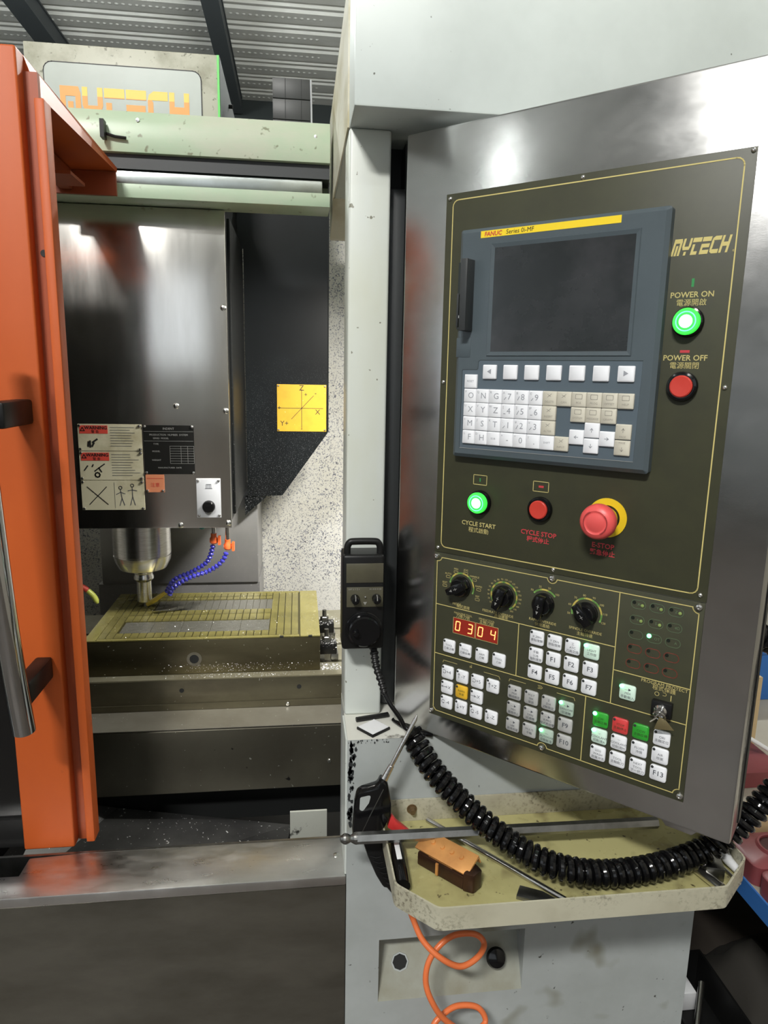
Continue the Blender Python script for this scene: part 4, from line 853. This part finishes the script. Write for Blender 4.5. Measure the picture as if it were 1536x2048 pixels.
# rotary knobs with printed scales
kc = [(.1428, .3025), (.2250, .3025), (.2970, .3040), (.3685, .3040)]
scale_g, scale_y, scale_t = [], [], []
for i, (a0, a1) in enumerate(((170, -20), (228, -58), (137, 43), (192, -22))):
    u, v = kc[i]; n = [7, 16, 3, 7][i]
    for k in range(n):
        b0 = a0+(a1-a0)*k/n; b1 = a0+(a1-a0)*(k+1)/n
        (scale_y if k % 2 == (1 if i in (0, 2, 3) else 0) else scale_g).append(stroke([arcpts(u, v, .0238, b0, b1, 4)], .0027, zl))
    if i == 0:
        for k, lab in enumerate(['EDIT', 'AUTO', 'MDI', 'JOG', 'HANDLE', 'RAPID', 'REF']):
            aa = math.radians(178-200*k/6); scale_t.append(txt(lab, .0048, (u+.0345*math.cos(aa), v+.0315*math.sin(aa), zl))); scale_t.append(stroke([loop(rrect(u+.0345*math.cos(aa)-.004, u+.0345*math.cos(aa)+.004, v+.0315*math.sin(aa)-.0075, v+.0315*math.sin(aa)-.0035, .001, 2))], .0007, zl))
    else:
        labs = [None, [str(10*k) for k in range(0, 21)], ['F0', '25', '50', '100'], ['50', '60', '70', '80', '90', '100', '110', '120']][i]
        for k, lab in enumerate(labs):
            aa = math.radians(a0+(a1-a0)*k/(len(labs)-1)); scale_t.append(txt(lab, .0050 if i > 1 else .0042, (u+.0295*math.cos(aa), v+.0285*math.sin(aa), zl)))
for q_ in scale_g: sub('scale_segment', q_, M_arcg, lpn)
for q_ in scale_y: sub('scale_segment', q_, M_arcy, lpn)
scale_t += [txt('MODE', .0062, (.1345, .2680, zl)), txt('模式選擇', .0066, (.1350, .2640, zl)) if 0 else txt('模式選擇', .0066, (.1475, .2650, zl)), txt('FEEDRATE OVERRIDE', .0062, (.2150, .2690, zl)), txt('進給速率', .0066, (.2220, .2640, zl)), txt('RAPID OVERRIDE', .0062, (.2965, .2735, zl)), txt('快速進給', .0066, (.2965, .2668, zl)), txt('SPINDLE OVERRIDE', .0062, (.3685, .2750, zl)), txt('主軸轉速', .0066, (.3680, .2680, zl)),
            txt('MAGAZINE TOOL', .0046, (.1480, .2520, zl)), txt('刀庫刀號', .0070, (.1480, .2470, zl)), txt('SPINDLE TOOL', .0046, (.1950, .2520, zl)), txt('主軸刀號', .0070, (.1950, .2468, zl)),
            txt('PROGRAM PROTECT', .0072, (.4940, .2190, zl)), txt('程式保護', .0085, (.4945, .2125, zl)), txt('☝', .007, (.168, .1590, zl)), txt('○', .009, (.4850, .2030, zl)), txt('⊃', .009, (.4960, .2050, zl)), txt('|', .009, (.5054, .2025, zl), bold=.0003)]
for t_ in scale_t: sub('panel_lettering', t_, M_goldt, lpn)
for (u, v), ang in zip(kc, (118, 160, 172, 40)):
    kb = po_('rotary_knob', lathe([(.0185, .0025), (.0185, .0060), (.0170, .0075), (.0160, .0155), (.0140, .0175), (0, .0175)], 28, 'z', (u, v, 0)), M_gloss, smooth=True)
    rm = Matrix.Translation((u, v, 0)) @ Matrix.Rotation(math.radians(ang), 4, 'Z')
    sub('grip_bar', tf(prism([(-.0065, -.0175), (.0065, -.0175), (.0082, .002), (.0054, .0205), (-.0054, .0205), (-.0082, .002)], .010, .0265, 'xy'), rm), M_gloss, kb, bevel=.0016)
    sub('pointer_print', tf(join(([(-.0022, .0070, .0268), (.0022, .0070, .0268), (0, .0125, .0268)], [(0, 1, 2)]), stroke([[(-.002, -.001), (.002, -.001)], [(0, -.004), (0, .003)]], .0008, .0268)), rm), M_silv, kb)
# tool number display
sd = po_('tool_number_display', box(.1290, .2180, .2145, .2425, .0022, .0028), M_segw)
sub('window_frame', stroke([loop(rrect(.1290, .1732, .2138, .2430, .0004, 1)), loop(rrect(.1748, .2182, .2138, .2430, .0004, 1))], .0008, .0030), M_goldt, sd)
SEG = {'0': 'abcdef', '3': 'abcdg', '4': 'bcfg'}
def digit(ch, u, v, w=.0082, h=.0165):
    P = {'a': [(-w/2, h/2), (w/2, h/2)], 'b': [(w/2, h/2), (w/2, 0)], 'c': [(w/2, 0), (w/2, -h/2)], 'd': [(-w/2, -h/2), (w/2, -h/2)], 'e': [(-w/2, -h/2), (-w/2, 0)], 'f': [(-w/2, 0), (-w/2, h/2)], 'g': [(-w/2, 0), (w/2, 0)]}
    for s in SEG[ch]:
        a_, b_ = Vector(P[s][0]), Vector(P[s][1]); d = (b_-a_)*.13; c_ = (a_+b_)/2
        yield stroke([[(u+a_.x+d.x+.08*a_.y, v+a_.y+d.y), (u+b_.x-d.x+.08*b_.y, v+b_.y-d.y)]], .0017, .0031)
for ch_, u in (('0', .1385), ('3', .1635), ('0', .1840), ('4', .2085)): sub('lit_digit', join(*digit(ch_, u, .2284)), M_seg, sd)
# membrane keys
def arrow(kind, x, y, r=.0032, w=.0008, z=.0044):
    if kind in 'ud':
        q = 1 if kind == 'u' else -1; return stroke([[(x, y-q*r*1.4), (x, y+q*r*1.4)], [(x-r*.6, y+q*r*.6), (x, y+q*r*1.4), (x+r*.6, y+q*r*.6)]], w, z)
    if kind in 'lr':
        q = 1 if kind == 'r' else -1; return stroke([[(x-q*r*1.4, y), (x+q*r*1.4, y)], [(x+q*r*.6, y-r*.6), (x+q*r*1.4, y), (x+q*r*.6, y+r*.6)]], w, z)
    P = arcpts(x, y, r, 150, -120, 10) if kind == 'c' else arcpts(x, y, r, 30, 300, 10)
    return stroke([P, [(P[-1][0]-.0012, P[-1][1]+.0008), P[-1], (P[-1][0]+.0002, P[-1][1]+.0016)]], w, z)
KM = {c: kmesh(.0243, .0243, 0, .0042, .0036, .0015, m_) for c, m_ in (('w', M_keyw), ('g', M_keyg), ('y', M_keyy), ('gr', M_keygr), ('r', M_keyr), ('lit', mat('lit_white_key', (.66, .84, .72), .35)), ('litg', mat('lit_grey_key', (.40, .50, .42), .3)))}  # lit keys have the LED's green glow tinted into their colour
IND = mkmesh('indicator', lathe([(.0022, 0), (.0022, .0006), (0, .0012)], 10, 'z'), M_hinge, smooth=True); INDL = mkmesh('indicator', lathe([(.0034, 0), (.0034, .0012), (.002, .0028), (0, .0030)], 12, 'z'), M_led, smooth=True)
def pkey(u, v, c, lines_=(), lit=False, big=None):
    o = bpy.data.objects.new('panel_key', KM[c]); COL.objects.link(o); o.parent = CPd; o.location = (u, v, .0022)
    i_ = bpy.data.objects.new('indicator', INDL if lit else IND); COL.objects.link(i_); i_.parent = o; i_.location = (-.0090, .0090, .0040)
    L_ = []
    if big and big[0] in 'udlrca' and len(big) > 1: L_ += [arrow(big[0], -.0058, .001), txt(big[1:], .0088, (.0032, .001, .0044))]
    elif big: L_.append(txt(big, .0112, (.0005, 0, .0044), bold=.0001))
    ns_ = len(lines_)
    for k, s in enumerate(lines_): L_.append(txt(s, .0052 if ns_ > 1 else .0085, (.0008, (ns_-1)*.0030-.0062*k-.0008, .0044)))
    if L_: sub('key_legend', join(*L_), M_keyink if c not in ('y', 'r', 'gr') else mat('dim_print', (.03, .05, .02), .5), o)
cu = [.1234, .1566, .1899, .2231]
for u, l in zip(cu, (('TOOL', '刀庫正轉'), ('TOOL', '刀庫反轉'), ('ARM', '刀臂'), ('TOOL', '刀杯'))): pkey(u, .1868, 'w', l)
fu = [.2898, .3204, .3510, .3822]
r1 = [('X ZRN', '原點復歸'), ('Y ZRN', '原點復歸'), ('工', 'ATC', '刀具交換'), ('LIGHT', '工作燈')]
for k, u in enumerate(fu): pkey(u, .2440, 'lit' if k == 3 else 'w', r1[k], k == 3)
pkey(fu[0], .2143, 'w', ('手動', 'LUB', '強制潤滑'))
for k, u in enumerate(fu[1:]): pkey(u, .2143, 'w', big='F%d' % (k+1))
for k, u in enumerate(fu): pkey(u, .1840, 'w', big='F%d' % (k+4))
au = [.1223, .1529, .1836, .2142]; av = [.1362, .1068, .0776]
for u, v, s in ((au[0], av[0], 'c+4'), (au[1], av[0], 'u-Y'), (au[2], av[0], 'c+5'), (au[3], av[0], 'u+Z'), (au[0], av[1], 'l+X'), (au[2], av[1], 'r-X'), (au[0], av[2], 'a-4'), (au[1], av[2], 'd+Y'), (au[2], av[2], 'a-5'), (au[3], av[2], 'd-Z')): pkey(u, v, 'w', big=s)
pkey(au[1], av[1], 'y', ('RAPID', '快速'))
mu = [.2556, .2867, .3176, .3484]; mvv = [.1368, .1073, .0775]
names = [[('—▶', 'MLK', '機械鎖定'), ('M.S.T', 'SBK', '單節'), ('Z', 'ZLK', 'Z軸鎖定'), ('—▶', 'DRN/OFF', '空運轉')], [('—▶', 'M01', '選擇停止'), ('—▶', 'DRN', '試運轉'), ('—▶', 'R.PRG', '程式再啟動'), None], [('—▶', 'LBK', '選擇跳躍'), ('MULTI', '手輪'), ('—', 'AUTOOFF', '自動斷電'), None]]
for r in range(3):
    for k in range(4):
        if names[r][k] is None: pkey(mu[k], mvv[r], 'g', big='F9' if r == 1 else 'F10'); continue
        lit = (r, k) in ((0, 3), (2, 2)); pkey(mu[k], mvv[r], 'litg' if lit else 'g', names[r][k], lit)
ru = [.4053, .4363, .4676, .4988]; rv = [.1358, .1073, .0781]
rn = [[('CW', '主軸正轉'), ('STOP', '主軸停止'), ('CCW', '主軸反轉'), ('ORI', '主軸定位')], [('┬', 'COOLANT', '切削液A'), ('┬', 'COOLANT', '切削液M'), ('FLUSH', '沖屑'), ('AIR', '吹氣')], [('ШШ', 'WASH', '底盤沖洗'), ('TOOL', '主軸鬆刀'), ('NEXT', 'TOOL', '下一把刀'), None]]
for r in range(3):
    for k in range(4):
        if rn[r][k] is None: pkey(ru[k], rv[r], 'w', big='F13'); continue
        c = ('gr', 'r', 'gr', 'w')[k] if r == 0 else ('lit' if (r, k) == (1, 0) else 'w'); pkey(ru[k], rv[r], c, rn[r][k], k == 0 and r < 2)
pkey(.4427, .1934, 'lit', ('—▶', 'MDI', '手動輸入'), True)
# indicator field
lu = [.4462, .4733, .4998]; lv = [.3352, .3110, .2877, .2648, .2408]; lbl = [['X', 'Y', 'Z'], ['4', '5', '4Ω'], ['', 'OT', 'A'], ['ALM', 'AIR', 'SP'], ['LUB', 'ATC', 'TL']]
gl, rl, gt = [], [], []
for r in range(5):
    for k in range(3):
        P = loop(rrect(lu[k]-.0105, lu[k]+.0105, lv[r]-.0066, lv[r]+.0066, .0064, 5)); (gl if r < 3 else rl).append(stroke([P], .0007 if r < 3 else .0012, zl))
        if lbl[r][k] and r < 3: gt.append(txt(lbl[r][k], .0058, (lu[k]+(.0005 if r < 2 and (r, k) != (1, 2) else .004), lv[r], zl)))
        on_ = (r, k) == (2, 1)
        if on_: ld = po_('indicator_lamp', lathe([(.0032, .0024), (.0032, .0040), (.002, .0052), (0, .0055)], 12, 'z', (lu[k]-.0075, lv[r]+.0030, 0)), M_led, smooth=True)
        else: po_('indicator_hole', lathe([(.0028, .0024), (.0028, .0027), (0, .0027)], 12, 'z', (lu[k]-.0065, lv[r]+.0022, 0)), M_ledhole)
        if r < 2 and (r, k) != (1, 2): po_('zero_lamp', lathe([(.0024, .0024), (.0024, .0034), (0, .004)], 10, 'z', (lu[k]+.0058, lv[r]-.0006, 0)), M_leddim, smooth=True)
sub('green_outlines', join(*gl), M_leafline, lpn); sub('red_outlines', join(*rl), M_redline, lpn); sub('lamp_letters', join(*gt), M_leafline, lpn)
# key switch
ks = po_('key_switch', box(.4805, .5100, .1710, .1960, .0022, .0120), M_rubber, bevel=.0015)
sub('lock_barrel', lathe([(.0095, .012), (.0095, .016), (.007, .0185), (0, .0185)], 24, 'z', (.4950, .1835, 0)), M_chrome, ks, smooth=True)
sub('key_ring', tube([(.4965+.0085*math.cos(t*PI/10), .1800+.0085*math.sin(t*PI/10), .024+.006*math.sin(t*PI/10)) for t in range(21)], .0012, 8), M_chrome, ks, smooth=True)
sub('inserted_key', tf(box(-.0042, .0042, -.0009, .0009, .016, .034), Matrix.Translation((.4950, .1835, 0)) @ Matrix.Rotation(math.radians(50), 4, 'Z')), M_shiny, ks, bevel=.0004)
sub('key_tag', prism([(.4960, .1765), (.5040, .1755), (.5180, .1620), (.4900, .1555), (.4925, .1650)], .020, .0212, 'xy'), mat('brass_key', (.35, .29, .15), .35, .8), ks, bevel=.0003)
sub('spare_key', tube([(.4930, .1765, .026), (.4870, .1725, .036)], .0013, 8), M_shiny, ks)

# ================================================================== bench at the right
Bn = thing('work_bench', 'low workbench with blue edge strip at the right of the machine', 'bench', (1.35, 1.6, 0))
obj('bench_top', box(.999, 1.86, .75, 2.5, .462, .499), M_beige, Bn)
obj('blue_edge', box(.9945, .999, .75, 2.5, .455, .5), M_blue, Bn)
obj('back_sheet', box(1.02, 1.86, 1.95, 1.97, .0, .46), M_navy, Bn)
for x, y in ((1.02, .8), (1.02, 2.42), (1.80, .8), (1.80, 2.42)): obj('leg', box(x, x+.05, y, y+.05, 0, .462), M_navy, Bn)
obj('drawer_box', box(1.20, 1.80, 1.0, 1.30, .22, .46), M_beige, Bn, bevel=.004)
def rack(x0, x1, y0, y1, z, lab, hs):
    r = thing('tool_rack', lab, 'tool rack', ((x0+x1)/2, (y0+y1)/2, z), 'maroon tool racks on the bench')
    b = obj('rack_body', pad(x0, x1, y0, y1, z+.0005, z+.05, .02, .006), M_maroon, r, smooth=True)
    for hx, hy, hr in hs:
        sub('socket_ring', annulus([(hr, 0), (hr+.008, 0), (hr+.004, .006), (hr, .006)], 24, 'z', (hx, hy, z+.05)), M_maroon, b, smooth=True)
        sub('socket_hole', cyl((hx, hy, z+.0502), hr, .0006, 'z', 24), mat('socket_dark', (.05, .012, .012), .6), b)
rack(1.0, 1.20, 1.13, 1.235, .4995, 'maroon plastic tool rack nearest the tray corner', [(1.10, 1.18, .03)])
rack(1.0, 1.20, 1.24, 1.36, .4995, 'maroon plastic tool rack with a round socket in the middle', [(1.09, 1.30, .036)])
rack(1.10, 1.34, 1.60, 1.80, .4995, 'maroon plastic tool rack at the back under the white rod', [(1.2, 1.70, .03)])
tag(obj('cardboard_box', box(1.03, 1.24, 1.385, 1.46, .4995, .56), M_card, bevel=.002), 'small open cardboard box between the maroon racks', 'box')
tag(obj('cardboard_sheet', box(1.08, 1.40, 1.82, 1.86, .4995, .72), M_card), 'upright sheet of brown cardboard behind the racks', 'cardboard')
rod('white_rod', (1.20, 1.64, .655), (1.36, 1.66, .553), .006, M_white, 'white plastic rod resting on the back maroon rack', 'rod')
tb = thing('blue_box', 'blue plastic box standing far back on the bench', 'box', (1.5, 2.2, .4995)); obj('box_body', box(1.40, 1.75, 2.1, 2.4, .4995, .67), M_blue, tb, bevel=.004); obj('box_lid', box(1.395, 1.755, 2.095, 2.405, .67, .69), M_blue, tb, bevel=.004)
# foil wrapped cutter and collets
tag(obj('foil_cutter', lathe([(.012, 0), (.014, .02), (.009, .03), (.012, .05), (.006, .07), (0, .07)], 9, 'z', (1.06, 1.42, .5605)), M_shiny), 'shiny wrapped cutter standing in the cardboard box', 'cutter')
# under the bench
def heap(x, y, sxx, syy, h, seed):
    random.seed(seed); n = 14; V = []; F = []
    for i in range(n+1):
        for j in range(n+1):
            a_, b_ = i/n*2-1, j/n*2-1; d = max(abs(a_), abs(b_))
            z = max(0, (1-d**2.2))*h*(.75+.35*math.sin(3*a_+seed)*math.cos(4*b_))+random.uniform(0, .02)*(1-d)
            V.append((x+a_*sxx*(1+.1*math.sin(5*b_)), y+b_*syy*(1+.1*math.cos(4*a_)), z+.002))
    for i in range(n):
        for j in range(n): F.append((i*(n+1)+j, (i+1)*(n+1)+j, (i+1)*(n+1)+j+1, i*(n+1)+j+1))
    return V, F
tag(obj('rag_heap', heap(1.22, 1.42, .14, .16, .16, 3), M_cloth, smooth=True), 'crumpled dark brown rag heap on the floor under the bench', 'rag')
cr_ = thing('parts_crate', 'open black parts crate on the floor beside the cabinet', 'crate', (1.0, 1.33, 0))
obj('crate_base', box(.90, 1.06, 1.22, 1.48, .001, .008), M_rubber, cr_)
for a_, b_, c_, d_ in ((.90, .906, 1.22, 1.48), (1.054, 1.06, 1.22, 1.48), (.906, 1.054, 1.22, 1.226), (.906, 1.054, 1.474, 1.48)): obj('crate_wall', box(a_, b_, c_, d_, .008, .11), M_rubber, cr_)
tag(obj('steel_bar', tube([(.935, 1.28, .03), (1.02, 1.40, .09)], .008, 12), M_rod, smooth=True), 'short bright steel bar lying in the black crate', 'bar')
tag(obj('white_carton', box(.96, 1.01, 1.40, 1.46, .0085, .06), M_white, bevel=.002), 'small pale carton inside the black crate', 'carton')
